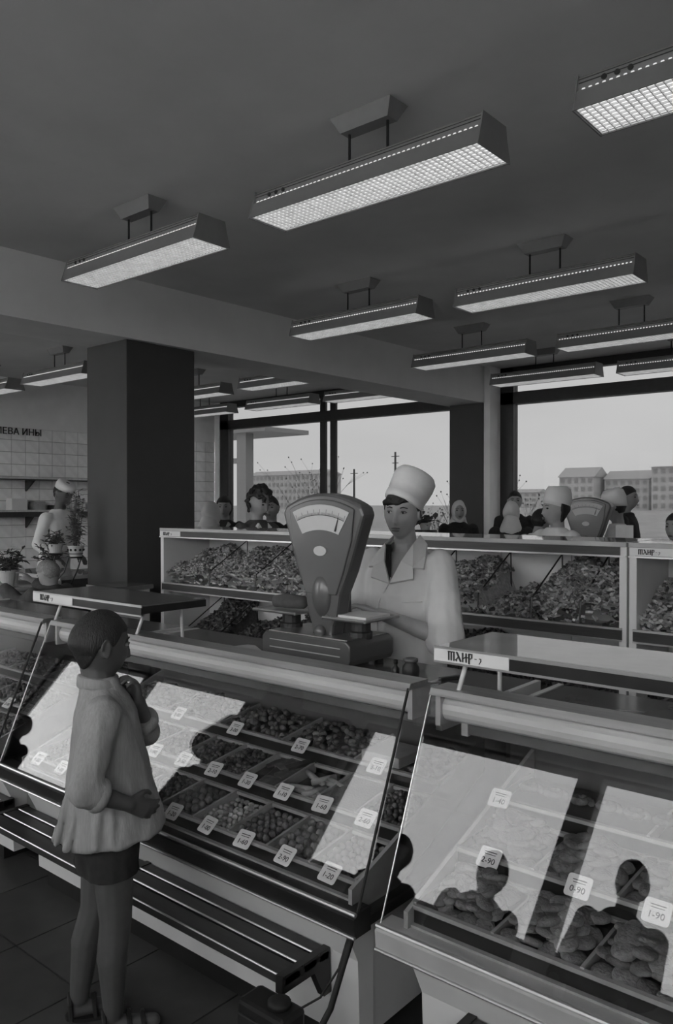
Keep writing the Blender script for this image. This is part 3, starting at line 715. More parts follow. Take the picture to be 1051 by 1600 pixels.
# ------------------------------------------------------------------ dial scale
def arc_pts(c, r, a0, a1, n, yv): return [(c[0] + r * math.sin(R(a0 + (a1 - a0) * i / n)), c[1] + r * math.cos(R(a0 + (a1 - a0) * i / n))) for i in range(n + 1)]
def dial_scale(loc, label, full=True, s=1.0):
    t = thing('dial_scale', label, 'scale', loc)
    # local: x across, front face at y=-.135, z=0 at the feet
    part('base', MB().prism([(-.215, .02), (.215, .02), (.225, .04), (.225, .095), (.205, .112), (-.205, .112), (-.225, .095), (-.225, .04)], -.135, .135, 'y'), 'scale_paint', t, bevel=.006, world=False)
    part('base_groove', MB().box(-.18, .18, -.1372, -.134, .052, .056).box(-.18, .18, -.1372, -.134, .082, .085), 'steel_dull', t, world=False)
    for x in (-.18, .18):
        for y in (-.1, .1): part('foot', MB().lathe([(.018, 0), (.018, .012), (.010, .022)], (x, y, 0), 12), 'scale_dark', t, smooth=True, world=False)
    # dial head: fan tapering to a neck
    c = (0, .26)
    topa = arc_pts(c, .395, -29, 29, 14, 0)
    outl = topa + [(.205, .575), (.172, .48), (.130, .36), (.088, .27), (.080, .225), (.074, .19), (.055, .15), (.05, .105), (-.05, .105), (-.055, .15), (-.074, .19), (-.080, .225), (-.088, .27), (-.130, .36), (-.172, .48), (-.205, .575)]
    head = part('dial_head', MB().prism(outl, -.075, .0, 'y'), 'scale_paint', t, bevel=.012, world=False)
    inner = arc_pts(c, .372, -26, 26, 12, 0) + [(.150, .475), (.112, .36), (.076, .27), (-.076, .27), (-.112, .36), (-.150, .475)]
    part('face_plate', MB().prism(inner, -.082, -.07, 'y'), 'scale_paint', t, bevel=.004, world=False)
    dial = arc_pts(c, .352, -24, 24, 12, 0) + arc_pts(c, .255, 21, -21, 10, 0)
    dp_ = part('dial_window', MB().prism(dial, -.0845, -.08, 'y'), 'scale_dial', t, world=False)
    tick = MB()
    for i in range(41):
        a = R(-22 + 44 * i / 40); r0, r1 = (.312, .334) if i % 5 == 0 else (.312, .322)
        p, q = Vector((math.sin(a), math.cos(a))) * r0, Vector((math.sin(a), math.cos(a))) * r1
        n_ = Vector((q.y - p.y, p.x - q.x)).normalized() * .0009
        tick.add([(p.x + n_.x, -.0852, c[1] + p.y + n_.y), (q.x + n_.x, -.0852, c[1] + q.y + n_.y), (q.x - n_.x, -.0852, c[1] + q.y - n_.y), (p.x - n_.x, -.0852, c[1] + p.y - n_.y)], [(0, 1, 2, 3)])
    la = arc_pts(c, .312, -22, 22, 20, 0); tick.tube([(p[0], -.0848, p[1]) for p in la], .0011, 4)
    part('dial_marks', tick, 'ink', dp_, world=False)
    a = R(17); n1, n2 = Vector((math.sin(a), math.cos(a))) * .262, Vector((math.sin(a), math.cos(a))) * .318
    part('needle', MB().add([(n1.x - .004, -.086, c[1] + n1.y), (n1.x + .004, -.086, c[1] + n1.y), (n2.x, -.086, c[1] + n2.y), (n1.x - .004, -.0885, c[1] + n1.y), (n1.x + .004, -.0885, c[1] + n1.y), (n2.x, -.0885, c[1] + n2.y)], [(0, 1, 2), (3, 4, 5), (0, 1, 4, 3), (1, 2, 5, 4), (2, 0, 3, 5)]), 'scale_dark', dp_, world=False)
    el = MB(); pr = [(.032 * math.cos(2 * math.pi * k / 20), .435 + .019 * math.sin(2 * math.pi * k / 20)) for k in range(20)]
    part('maker_badge', el.prism(pr, -.086, -.08, 'y'), 'scale_dial', t, world=False)
    part('neck_boss', MB().ball((0, -.068, .265), (.05, .028, .085), 16, 10), 'scale_paint', t, smooth=True, world=False)
    part('foot_boss', MB().ball((0, -.085, .125), (.026, .02, .028), 12, 8), 'scale_paint', t, smooth=True, world=False)
    part('spine', MB().prism([(-.05, .1), (.05, .1), (.05, .5), (-.05, .5)], .0, .05, 'y'), 'scale_paint', t, bevel=.01, world=False)
    for sx, w in ((-1, .115), (1, .10)):
        x = sx * .19 if sx < 0 else .17
        part('pan_post', MB().lathe([(.045, .105), (.045, .13), (.038, .135), (.038, .172), (.045, .178)], (x, 0.0, 0), 16), 'scale_dark', t, smooth=False, world=False)
        p = part('pan', MB().box(x - w, x + w, -.105, .105, .180, .186), 'steel', t, world=False, bevel=.002)
        rim = MB(); q = [(x - w, -.105), (x + w, -.105), (x + w, .105), (x - w, .105)]
        for i in range(4): rim.tube([(*q[i], .186), (*q[(i + 1) % 4], .186)], .006, 6)
        part('pan_rim', rim, 'steel', p, world=False)
    part('top_plate', MB().box(-.20, .20, -.12, .12, .112, .115), 'steel', t, world=False)
    t.scale = (s, s, s)
    for o in t.children:
        if o.name.split('.')[0] in ('dial_head', 'face_plate', 'dial_window', 'needle', 'maker_badge', 'neck_boss', 'foot_boss', 'spine'): o.location.x += .038
    return t
sc1 = dial_scale((-2.045, 2.365, .935), 'dark grey fan-dial counter scale on the worktop before the saleswoman')
solo('paper_stack', MB().box(-1.945, -1.80, 2.30, 2.45, 1.1215, 1.131), 'paper', 'small stack of wrapping paper on the scale pan', 'paper', bevel=.001)
mb = MB().tube([(-2.315, 2.345, 1.146), (-2.31, 2.346, 1.149), (-2.25, 2.355, 1.153), (-2.17, 2.37, 1.152), (-2.155, 2.372, 1.150)], [.010, .024, .031, .026, .012], 16)
solo('paper_bag', mb, 'cloth_grey', 'rolled dark paper packet lying on the other scale pan', 'bag', smooth=True)
t = thing('jar', 'dark round jar with rim on the worktop beside the scale', 'jar', (-1.60, 2.30, .935))
part('jar_body', MB().lathe([(.022, 0), (.029, .006), (.031, .03), (.029, .045), (.020, .055), (.020, .062)], (0, 0, 0), 18), 'scale_dark', t, smooth=True, world=False)
part('jar_rim', MB().lathe([(.020, .060), (.026, .062), (.026, .072), (.018, .074), (.018, .06)], (0, 0, 0), 18), 'scale_paint', t, smooth=True, world=False)
t = thing('bottle', 'small black bottle beside the round jar on the worktop', 'bottle', (-1.665, 2.30, .935))
part('bottle_body', MB().lathe([(.013, 0), (.014, .004), (.014, .03), (.006, .038), (.006, .048)], (0, 0, 0), 14), 'black_plastic', t, smooth=True, world=False)
part('stopper', MB().lathe([(.008, .046), (.008, .058), (.005, .06)], (0, 0, 0), 12), 'black_rubber', t, smooth=True, world=False)
t = thing('knife', 'knife with dark handle lying on the worktop by the jar', 'knife', (-1.50, 2.33, .935))
part('blade', MB().box(-.10, .0, -.008, .008, .0, .003), 'steel', t, world=False)
part('handle', MB().box(.0, .09, -.009, .009, .0, .014), 'wood_dark', t, world=False, bevel=.003)
t.rotation_euler = (0, 0, R(70))
for k, (x, y, a, lb) in enumerate(((-2.68, 2.14, .3, 'loose sheet of paper on the worktop beside the dark-topped shelf'), (-2.46, 2.30, -.4, 'crumpled paper slip on the worktop nearer the scale'), (-2.38, 2.12, .2, 'narrow paper slip lying beside the scale base'))):
    mb = MB(); w, h = (.09, .06) if k < 2 else (.05, .03)
    mb.add([(-w, -h, .002), (0, -h, .01 + .006 * k), (w, -h, .002), (-w, h, .004), (0, h, .014), (w, h, .002), (-w, -h, 0), (0, -h, .008), (w, -h, 0), (-w, h, 0), (0, h, .01), (w, h, 0)], [(0, 1, 4, 3), (1, 2, 5, 4), (6, 7, 10, 9), (7, 8, 11, 10), (0, 1, 7, 6), (1, 2, 8, 7), (3, 4, 10, 9), (4, 5, 11, 10), (0, 3, 9, 6), (2, 5, 11, 8)])
    mb.xf(Matrix.Translation((x, y, .935)) @ Matrix.Rotation(a, 4, 'Z')); solo('paper_sheet', mb, 'paper', lb, 'paper')

# ------------------------------------------------------------------ wall rack of wrapped sweets behind the counter
def candy_proto(seed):
    r = random.Random(seed); mb = MB(); mb.box(-.016, .016, -.0085, .0085, -.0065, .0065)
    for s in (-1, 1):
        k = len(mb.v)
        mb.add([(s * .016, -.004, 0), (s * .016, .004, 0), (s * .031, .010, .003), (s * .031, -.010, -.003), (s * .016, 0, .003), (s * .030, 0, .006)], [(0, 1, 2, 5), (0, 5, 3), (0, 3, 2, 1), (0, 1, 4), (1, 2, 4), (4, 2, 5)])
    me = mb.mesh('wrapped_candy'); me.materials.append(MATS['candy_wrap']); return me
CANDY = [candy_proto(i) for i in range(3)]
RY0, RY1 = 3.60, 4.04
def heap_height(x, f, bins, amp):
    """candy surface height above the shelf: f 0 front .. 1 back"""
    for (a, b, hf, hb) in bins:
        if a <= x < b:
            u = (x - a) / (b - a)
            return hf + (hb - hf) * f ** .8 + amp * math.sin(math.pi * u) * (.3 + .7 * f) + .012 * math.sin(23 * x + 9 * f)
    return .02
def candy_heap(x0, x1, zs, bins, label, amp, seed, n_ind, step=.0145, m='candy_wrap', skip=None):
    r = random.Random(seed); mb = MB()
    # hidden core so that no gap shows between the pieces
    N = 60; K = 10; vs = []
    for i in range(N + 1):
        for j in range(K + 1):
            x = x0 + (x1 - x0) * i / N; f = j / K
            vs.append((x, RY0 + .03 + f * (RY1 - RY0 - .05), zs + max(.004, heap_height(min(x, x1 - 1e-4), f, bins, amp) - .012)))
    fs = [(i * (K + 1) + j, i * (K + 1) + j + 1, (i + 1) * (K + 1) + j + 1, (i + 1) * (K + 1) + j) for i in range(N) for j in range(K)]
    mb.add(vs, fs)
    cand = []
    nx_ = int((x1 - x0) / step); ny_ = int((RY1 - RY0) / step)
    for i in range(nx_):
        for j in range(ny_):
            x = x0 + (i + r.random()) * step; f = (j + r.random()) / ny_
            if f < .02: continue
            y = RY0 + .03 + f * (RY1 - RY0 - .05)
            z = zs + heap_height(min(x, x1 - 1e-4), f, bins, amp) + r.uniform(-.006, .008)
            cand.append((x, y, z, r.uniform(-.7, .7), r.uniform(-.7, .7), r.uniform(0, 6.3)))
    # front face of the heap down to the rail
    for i in range(nx_ * 3):
        x = x0 + r.random() * (x1 - x0); h = heap_height(min(x, x1 - 1e-4), .05, bins, amp)
        cand.append((x, RY0 + .026 + r.uniform(0, .02), zs + .008 + r.random() * max(.01, h - .004), r.uniform(-.7, .7), r.uniform(-.7, .7), r.uniform(0, 6.3)))
    ind = sorted(range(len(cand)), key=lambda k: -cand[k][0] + cand[k][1] * 3)[:n_ind * 3]
    ind = set(r.sample(ind, min(n_ind, len(ind)))) if n_ind else set()
    base = np.array([(x, y, z) for z in (-.006, .006) for y in (-.0085, .0085) for x in (-.018, .018)]); 
    bf = [(0, 2, 3, 1), (4, 5, 7, 6), (0, 1, 5, 4), (2, 6, 7, 3), (0, 4, 6, 2), (1, 3, 7, 5)]
    for k, (x, y, z, a, b, c) in enumerate(cand):
        if k in ind:
            o = link('wrapped_candy', r.choice(CANDY), None, None, (x, y, z + .002)); o.rotation_euler = (a, b, c)
            tag(o, 'small paper-wrapped candy on top of the heap in the rack near the cap seller', 'candy', 'wrapped candies in the rack bins'); continue
        rt = np.array(Euler((a, b, c)).to_matrix()); mb.add((base * r.uniform(.65, 1.05)) @ rt.T + np.array((x, y, z)), bf)
    solo('wrapped_candies', mb, m, label, 'candies', kind='stuff')
def rack(x0, x1, label, sign, binsU, binsL, rods, zt=1.375, zm=.975):
    t = thing('sweet_rack', label, 'rack', ((x0 + x1) / 2, 3.82, 0))
    part('top_board', MB().box(x0, x1, RY0 - .01, RY1 + .03, zt - .022, zt), 'worktop_pale', t, bevel=.003)
    part('fascia', MB().box(x0 + .03, x1 - .03, RY0 - .006, RY0 + .006, zt - .062, zt - .022), 'wood_dark', t)
    part('fascia_trim', MB().box(x0, x1, RY0 - .012, RY0 - .006, zt - .068, zt - .060), 'steel', t)
    for x in (x0, x1 - .035): part('side_panel', MB().box(x, x + .035, RY0, RY1, .05, zt - .022), 'enamel_white', t, bevel=.003)
    for i in range(8):
        a = x0 + .035 + (x1 - x0 - .07) * i / 8; part('back_board', MB().box(a + .002, a + (x1 - x0 - .07) / 8 - .002, RY1 - .01, RY1 + .02, .05, zt - .022), 'enamel_pale', t)
    for z in (zm, .56):
        part('shelf_board', MB().box(x0 + .03, x1 - .03, RY0, RY1 - .01, z - .05, z - .03), 'enamel_pale', t)
        s = part('shelf_rail', MB().box(x0 + .02, x1 - .02, RY0 - .006, RY0 + .012, z - .046, z), 'wood_dark', t)
        part('rail_trim', MB().box(x0 + .02, x1 - .02, RY0 - .012, RY0 + .012, z, z + .010), 'steel', s)
        part('rail_trim', MB().box(x0 + .02, x1 - .02, RY0 - .012, RY0 - .006, z - .052, z - .045), 'steel', s)
    part('kick_board', MB().box(x0 + .02, x1 - .02, RY0 + .03, RY0 + .05, .0, .50), 'case_inner', t)
    for (x, z, a, b) in rods:
        part('divider_rod', MB().tube([(x, RY0 + .02, z + .005), (x, RY0 + .03, z + .11), (x, RY1 - .06, z + .31), (x, RY1 - .05, z + .01)], .0045, 6), 'black_plastic', t)
    part('sign_plate', MB().box(x0 + .005, x0 + .235, RY0 - .010, RY0 - .004, zt - .058, zt - .022), 'enamel_white', t)
    part('sign_letters', sign_letters(.023).xf(Matrix.Translation((x0 + .045, RY0 - .0102, zt - .052))), 'ink', t)
    return t
bu = [(-4.67, -4.2, .10, .24), (-4.2, -3.75, .11, .25), (-3.75, -3.25, .12, .29), (-3.25, -2.85, .12, .26), (-2.85, -2.45, .10, .24), (-2.45, -2.10, .13, .25), (-2.10, -1.80, .05, .11), (-1.80, -1.55, .10, .27), (-1.55, -1.355, .14, .30)]
bl = [(-4.67, -4.45, .04, .1), (-4.45, -4.12, .05, .30), (-4.12, -3.6, .06, .16), (-3.6, -3.1, .06, .29), (-3.1, -2.5, .05, .25), (-2.5, -2.0, .05, .26), (-2.0, -1.6, .05, .22), (-1.6, -1.355, .05, .24)]
rack(-4.71, -1.32, 'long pale sweet rack with heaped candies behind the saleswoman', True, bu, bl, [(x, .975, 0, 0) for x in (-4.2, -3.75, -3.25, -2.85, -2.45, -2.10, -1.80, -1.55)] + [(x, .56, 0, 0) for x in (-4.45, -4.1, -3.6)])
candy_heap(-4.67, -1.36, .945, bu, 'heaps of small paper-wrapped candies on the upper shelf of the long rack', .05, 3, 290)
candy_heap(-4.67, -1.36, .53, bl, 'heaps of dark small candies on the lower shelf of the long rack', .05, 4, 0, m='candy_dark', step=.02)
bu2 = [(-1.27, -.9, .06, .24), (-.9, -.45, .1, .26), (-.45, .9, .08, .2)]
rack(-1.31, .95, 'second sweet rack standing against the end of the long rack', True, bu2, bu2, [(x, .975, 0, 0) for x in (-.9, -.45)])
candy_heap(-1.27, .2, .945, bu2, 'heap of wrapped candies on the upper shelf of the second rack', .04, 5, 0)
candy_heap(-1.27, .2, .53, bu2, 'heap of dark candies on the lower shelf of the second rack', .04, 6, 0, m='candy_dark', step=.02)

# ------------------------------------------------------------------ people
class Blob(MB):
    def cap(s, p, q, r0, r1, n=12):
        p, q = Vector(p), Vector(q); t = (q - p); L = t.length; t = t / max(L, 1e-6)
        pts = []; rr = []
        for a in (85, 60, 35, 12): pts.append(p - t * r0 * math.sin(R(a))); rr.append(r0 * math.cos(R(a)))
        for a in (12, 35, 60, 85): pts.append(q + t * r1 * math.sin(R(a))); rr.append(r1 * math.cos(R(a)))
        return s.tube(pts, rr, n)
    def chain(s, pts, rad):
        for i in range(len(pts) - 1): s.cap(pts[i], pts[i + 1], rad[i], rad[i + 1])
        return s
    def remesh(s, name, vox, sm=3):
        me = bpy.data.meshes.new(name); me.from_pydata(s.v, [], s.f); me.update()
        bm = bmesh.new(); bm.from_mesh(me); bmesh.ops.recalc_face_normals(bm, faces=bm.faces); bm.to_mesh(me); bm.free()
        o = bpy.data.objects.new('tmp', me); COL.objects.link(o)
        md = o.modifiers.new('r', 'REMESH'); md.mode = 'VOXEL'; md.voxel_size = vox
        if sm: ms = o.modifiers.new('s', 'SMOOTH'); ms.iterations = sm; ms.factor = .5
        dg = bpy.context.evaluated_depsgraph_get(); out = bpy.data.meshes.new_from_object(o.evaluated_get(dg))
        bpy.data.objects.remove(o, do_unlink=True); bpy.data.meshes.remove(me)
        out.name = name; out.shade_smooth()
        return out
def wrinkle(me, amp, sc=(9, 9, 3), z1=None, seed=0.0):
    """soft hanging folds in a garment, pushed along the surface normals"""
    n = len(me.vertices); co = np.empty(n * 3); no = np.empty(n * 3)
    me.vertices.foreach_get('co', co); me.vertices.foreach_get('normal', no); co = co.reshape(-1, 3); no = no.reshape(-1, 3)
    for i in range(n):
        p = co[i]; w = mnoise.noise(Vector((p[0] * sc[0] + p[2] * 1.5 + seed, p[1] * sc[1] - p[2] * 1.2, p[2] * sc[2])))
        w2 = mnoise.noise(Vector((p[0] * sc[0] * 2.3 - p[2] * 6, p[1] * sc[1] * 2.3 + seed, p[2] * sc[2] * 3.5)))
        co[i] += no[i] * amp * ((1 - 2.2 * abs(w)) * .8 + w2 * .7)
    me.vertices.foreach_set('co', co.ravel()); me.update(); me.shade_smooth()
    return me
def gs(x, c, w): return math.exp(-((x - c) / w) ** 2)
def head_point(u, v, k=1.0, face=1.0):
    """u: azimuth (0 = face), v: elevation; head-local, y forward, z up, size for a .225 m head"""
    cx_, sy, sz = math.cos(v) * math.sin(u), math.cos(v) * math.cos(u), math.sin(v)
    x, y, z = .073 * cx_, .092 * sy, .113 * sz
    if z < 0:
        q = min(1, -z / .113); x *= 1 - .27 * q ** 1.8
        if y < 0: y *= 1 - .45 * q
        else: y = y * (1 - .06 * q) + .012 * q
    if y > 0: x *= 1 - .06 * (y / .092) ** 2
    if y < 0 and z > -.02: y -= .008 * gs(z, .02, .06)
    if sy > 0.15 and face:
        f = min(1, (sy - .15) / .4) * face
        d = 0
        for s in (-1, 1):
            d -= .011 * gs(x, s * .031, .016) * gs(z, .008, .012)
            d += .005 * gs(x, s * .040, .018) * gs(z, -.026, .018)
        d += .004 * gs(z, .028, .010) * gs(x, 0, .045)
        nw = .007 + .005 * gs(z, -.034, .012)
        d += (.007 + .017 * max(0, min(1, (.012 - z) / .046))) * gs(x, 0, nw) * (1 if -.036 < z < .014 else gs(z, -.036 if z < 0 else .014, .008))
        d += .007 * gs(x, 0, .018) * (gs(z, -.058, .005) + 1.05 * gs(z, -.069, .006)) - .003 * gs(z, -.0635, .003) * gs(x, 0, .02)
        d -= .003 * gs(z, -.082, .006) * gs(x, 0, .02)
        d += .006 * gs(x, 0, .02) * gs(z, -.098, .012)
        y += d * f
    return Vector((x, y, z)) * k
def head_grid(off, nu=72, nv=48, k=1.0, face=1.0):
    """closed head surface pushed out (or in) along its normal by off(x,y,z,u,v)"""
    vs = []
    for i in range(nv + 1):
        v = -math.pi / 2 + math.pi * (i + (.001 if i == 0 else (-.001 if i == nv else 0))) / nv
        for j in range(nu):
            u = 2 * math.pi * j / nu; p = head_point(u, v, 1.0, face)
            d = Vector((p.x / .073 ** 2, p.y / .092 ** 2, p.z / .113 ** 2)).normalized()
            p = p + d * off(p.x, p.y, p.z)
            vs.append(p * k)
    fs = [(i * nu + j, i * nu + (j + 1) % nu, (i + 1) * nu + (j + 1) % nu, (i + 1) * nu + j) for i in range(nv) for j in range(nu)]
    fs += [tuple(range(nu))[::-1], tuple(range(nv * nu, (nv + 1) * nu))]
    return vs, fs
def ear(mb, M, k, s):
    i0 = len(mb.v)
    rt = Euler((0, 0, R(-18 * s))).to_matrix()
    mb.ball((s * .074, -.010, -.006), (.006, .014, .026), 12, 8, rt)
    pts = [(s * (.080 - .002 * math.cos(a)), -.012 + .0155 * math.cos(a) * 1.0, -.003 + .029 * math.sin(a)) for a in [R(-70 + 24 * q) for q in range(12)]]
    mb.tube(pts, .0042, 7); mb.xf(Matrix.Scale(k, 4), i0); mb.xf(M, i0)
def hand(mb, wrist, fdir, normal, side, k=1.0, curl=(.3, .5, .4), spread=.06):
    """palm and five bent fingers; normal points out of the palm side, side=+1 puts the thumb on fdir x normal"""
    f = Vector(fdir).normalized(); n = Vector(normal); n = (n - f * n.dot(f)).normalized(); sdir = f.cross(n).normalized() * side
    W = Vector(wrist)
    P = lambda a, b, c: W + (f * a + sdir * b + n * c) * k
    i0 = len(mb.v)
    for b in (-.026, -.009, .009, .026): mb.cap(P(.0, b * .55, 0), P(.085 - abs(b) * .25, b, 0), .013 * k, .0115 * k)
    for q, (b, ln, tw) in enumerate(((.029, .066, .0085), (.0105, .075, .009), (-.009, .070, .0085), (-.028, .054, .0075))):
        a0 = P(.085 - abs(b) * .2, b, 0); ang = 0; p = a0; fr = [.46, .3, .26]
        for i in range(3):
            ang += curl[i]; d = (f * math.cos(ang) + n * math.sin(ang) + sdir * (b * spread / .03)).normalized()
            q_ = p + d * ln * fr[i] * k; mb.cap(p, q_, tw * k * (1 - .08 * i), tw * k * (.94 - .08 * i), 9); p = q_
    t0 = P(.02, .024, .006); t1 = P(.05, .048, .016); t2 = P(.075, .052, .028); t3 = P(.094, .046, .036)
    mb.chain([t0, t1, t2, t3], [.0125 * k, .0105 * k, .0095 * k, .008 * k])
def pmesh(name, me, m, par):
    o = link(name, me, m, par); return o
def face_parts(par, M, k, look=(0, 0), brow='hair_dark', eyes='far', lip='lip'):
    for s in (-1, 1):
        c = Vector((s * .031, .0775, .0085))
        if eyes == 'near':
            e = pmesh('eye', MB().ball(c, (.012, .0085, .0056), 14, 8).xf(Matrix.Scale(k, 4)).xf(M).mesh('eye', True), 'eye_white', par)
            pmesh('iris', MB().ball((c.x + look[0], c.y + .0052, c.z + .0005 + look[1]), (.0055, .0042, .0058), 12, 8).xf(Matrix.Scale(k, 4)).xf(M).mesh('iris', True), 'eye_dark', e)
            pmesh('eyelid', MB().tube([(c.x - .013, c.y + .001, c.z + .001), (c.x - .006, c.y + .0075, c.z + .0066), (c.x + .006, c.y + .0075, c.z + .0066), (c.x + .013, c.y + .001, c.z + .001)], .0022, 6).xf(Matrix.Scale(k, 4)).xf(M).mesh('eyelid', True), 'lip', par)
        else:
            pmesh('eye', MB().ball(c, (.012, .008, .006), 10, 6).xf(Matrix.Scale(k, 4)).xf(M).mesh('eye', True), 'eye_dark', par)
        pmesh('eyebrow', MB().tube([(s * .014, .0865, .0275), (s * .030, .085, .032), (s * .046, .073, .027)], [.0028, .003, .0018], 6).xf(Matrix.Scale(k, 4)).xf(M).mesh('eyebrow', True), brow, par)
    lp = MB().ball((0, .0935, -.0585), (.021, .0065, .0042), 14, 6).ball((0, .0935, -.0685), (.018, .0065, .005), 14, 6)
    pmesh('lips', lp.xf(Matrix.Scale(k, 4)).xf(M).mesh('lips', True), lip, par)
def headM(pos, yaw=0, pitch=0, roll=0):
    return Matrix.Translation(pos) @ Euler((R(pitch), R(roll), R(yaw)), 'XYZ').to_matrix().to_4x4()
def hair_short(x, y, z):
    a = abs(x) / .073
    line = -.055 if y < -.03 else (.0 + .058 * min(1, max(0, (y + .03) / .10)) + (-.02 if a > .8 and y < .01 else 0))
    if y < -.01 and y > -.03: line = -.03
    return max(-.012, min(.007, (z - line) * .9))
def hair_long(x, y, z):
    line = -.10 if y < -.015 else -.06 + .115 * min(1, (y + .015) / .028)
    return max(-.012, min(.016, (z - line) * .8)) * (1.0 if z < .05 else 1.1)
def scarf(x, y, z):
    if y > .02 and (x / .052) ** 2 + ((z + .015) / .083) ** 2 < 1: return -.012
    return .012 + (.018 if z < -.06 else 0) + .003 * math.sin(60 * x + 30 * z)

def person(label, loc, face, h=1.62, coat='cloth_dark', cloth_name='coat', skin='skin_far', hair='long', hairm='hair_dark', hat=None, head_yaw=0, head_pitch=0, arms=None, collar=None, vox=.012, group=None, lean=0.0, fair_brow=False):
    """standing figure in a knee-length coat; local y is the way it faces"""
    t = thing('person', label, 'person', loc, R(face - 90), group)
    k = .225 / .226 * (h / 1.62) ** .4
    L = Vector((0, lean, 0)); sh = .815 * h
    hp = Vector((0, .012 + lean * 1.35, h - .113 * k)); M = headM(hp, head_yaw, head_pitch)
    A = arms or [((.20, .02, sh - .27), (.16, .20, sh - .38)), ((-.20, .02, sh - .27), (-.16, .20, sh - .38))]
    b = Blob()
    vs, fs = head_grid(lambda x, y, z: 0, 56, 40); i0 = len(b.v); b.add(vs, fs); b.xf(Matrix.Scale(k, 4), i0); b.xf(M, i0)
    for s in (-1, 1): ear(b, M, k, s)
    b.cap(hp + Vector((0, -.02, -.06)), Vector((0, -.01 + lean, sh + .01)), .052 * k, .056 * k)
    b.loft([((0, 0, .46 * h), .12, .085), ((0, 0, .55 * h), .13, .09), ((0, lean * .4, .63 * h), .11, .08), ((0, lean * .8, .75 * h), .135, .09), ((0, lean, .80 * h), .13, .075), ((0, lean, .83 * h), .07, .06)])
    for s in (-1, 1): b.chain([(s * .08, 0, .50 * h), (s * .075, .01, .28 * h), (s * .07, -.01, .05 * h)], [.075, .052, .036]); b.cap((s * .07, -.02, .03), (s * .075, .12, .025), .03, .026)
    for s, (e, w) in zip((1, -1), A):
        S = Vector((s * .175, lean, sh - .02)); e, w = Vector(e), Vector(w); b.chain([S, e, w], [.045, .036, .026])
        d = (w - e).normalized(); hand(b, w, d, (0, 0, -1) if abs(d.z) < .8 else (0, 1, 0), s, .95, (.25, .35, .3))
    body = pmesh('body', b.remesh('body', vox, 2), skin, t)
    c = Blob()
    c.loft([((0, 0, .26 * h), .21, .15), ((0, 0, .45 * h), .19, .14), ((0, lean * .4, .60 * h), .16, .115), ((0, lean * .8, .72 * h), .18, .125), ((0, lean, .79 * h), .185, .105), ((0, lean, .825 * h), .13, .08), ((0, lean, .85 * h), .072, .068)], 32)
    for s, (e, w) in zip((1, -1), A):
        S = Vector((s * .165, lean, sh - .025)); e, w = Vector(e), Vector(w); c.chain([S, e, e.lerp(w, .85)], [.066, .056, .043])
    pmesh(cloth_name, wrinkle(c.remesh(cloth_name, vox, 4), .006), coat, t)
    if collar:
        cm = MB()
        for s in (-1, 1): cm.add([(s * .012, .115 + lean, sh - .06), (s * .075, .085 + lean, sh - .0), (s * .082, .02 + lean, sh + .035), (s * .05, .075 + lean, sh + .03), (s * .012, .123 + lean, sh - .06), (s * .080, .095 + lean, sh - .0), (s * .090, .02 + lean, sh + .03), (s * .05, .082 + lean, sh + .035)], [(0, 1, 2, 3), (4, 5, 6, 7), (0, 1, 5, 4), (1, 2, 6, 5), (2, 3, 7, 6), (3, 0, 4, 7)])
        pmesh('collar', cm.mesh('collar'), collar, t)
    face_parts(t, M, k, brow=hairm)
    hf = {'long': hair_long, 'short': hair_short, 'scarf': scarf}.get(hair)
    if hair == 'curly':
        hb = Blob(); r = random.Random(3)
        for q in range(260):
            a, e = r.uniform(0, 6.28), r.uniform(-.6, 1.5); p = head_point(a, e, 1, 0)
            if hair_long(p.x, p.y, p.z) > 0 or p.z > .04: hb.ball(p * r.uniform(1.1, 1.3), r.uniform(.011, .02), 7, 5)
        hb.xf(Matrix.Scale(k, 4)); hb.xf(M); pmesh('hair', hb.remesh('hair', .006, 0), hairm, t)
    elif hf:
        vs, fs = head_grid(hf, 56, 40, k, 0); pmesh('headscarf' if hair == 'scarf' else 'hair', MB().add(vs, fs).xf(M).mesh('hair', True), hairm if hair != 'scarf' else 'coat_white', t)
        if hair == 'scarf':
            dr = MB().loft([((0, -.05, -.22), .125, .06), ((0, -.045, -.14), .105, .075), ((0, -.02, -.06), .075, .08), ((0, -.02, .0), .06, .07)], 24)
            pmesh('scarf_tail', dr.xf(M).mesh('scarf_tail', True), 'coat_white', t)
    if hat == 'cap':
        cp = MB().loft([((0, -.012, .018), .080, .098, 2, (0, .30)), ((0, -.014, .05), .085, .103, 2, (0, .28)), ((0, -.026, .11), .088, .102, 2, (0, .25)), ((0, -.036, .155), .072, .084, 2, (0, .2)), ((0, -.040, .172), .04, .05)], 28)
        pmesh('cap', cp.xf(Matrix.Scale(k, 4)).xf(M).mesh('cap', True), 'coat_white', t)
    if hat == 'flat':
        cp = MB().loft([((0, -.005, .045), .080, .10, 2, (0, .1)), ((0, -.005, .085), .083, .103, 2, (0, .1)), ((0, -.005, .11), .075, .095), ((0, -.005, .118), .05, .07)], 28)
        pmesh('cap', cp.xf(Matrix.Scale(k, 4)).xf(M).mesh('cap', True), 'coat_white', t)
    return t

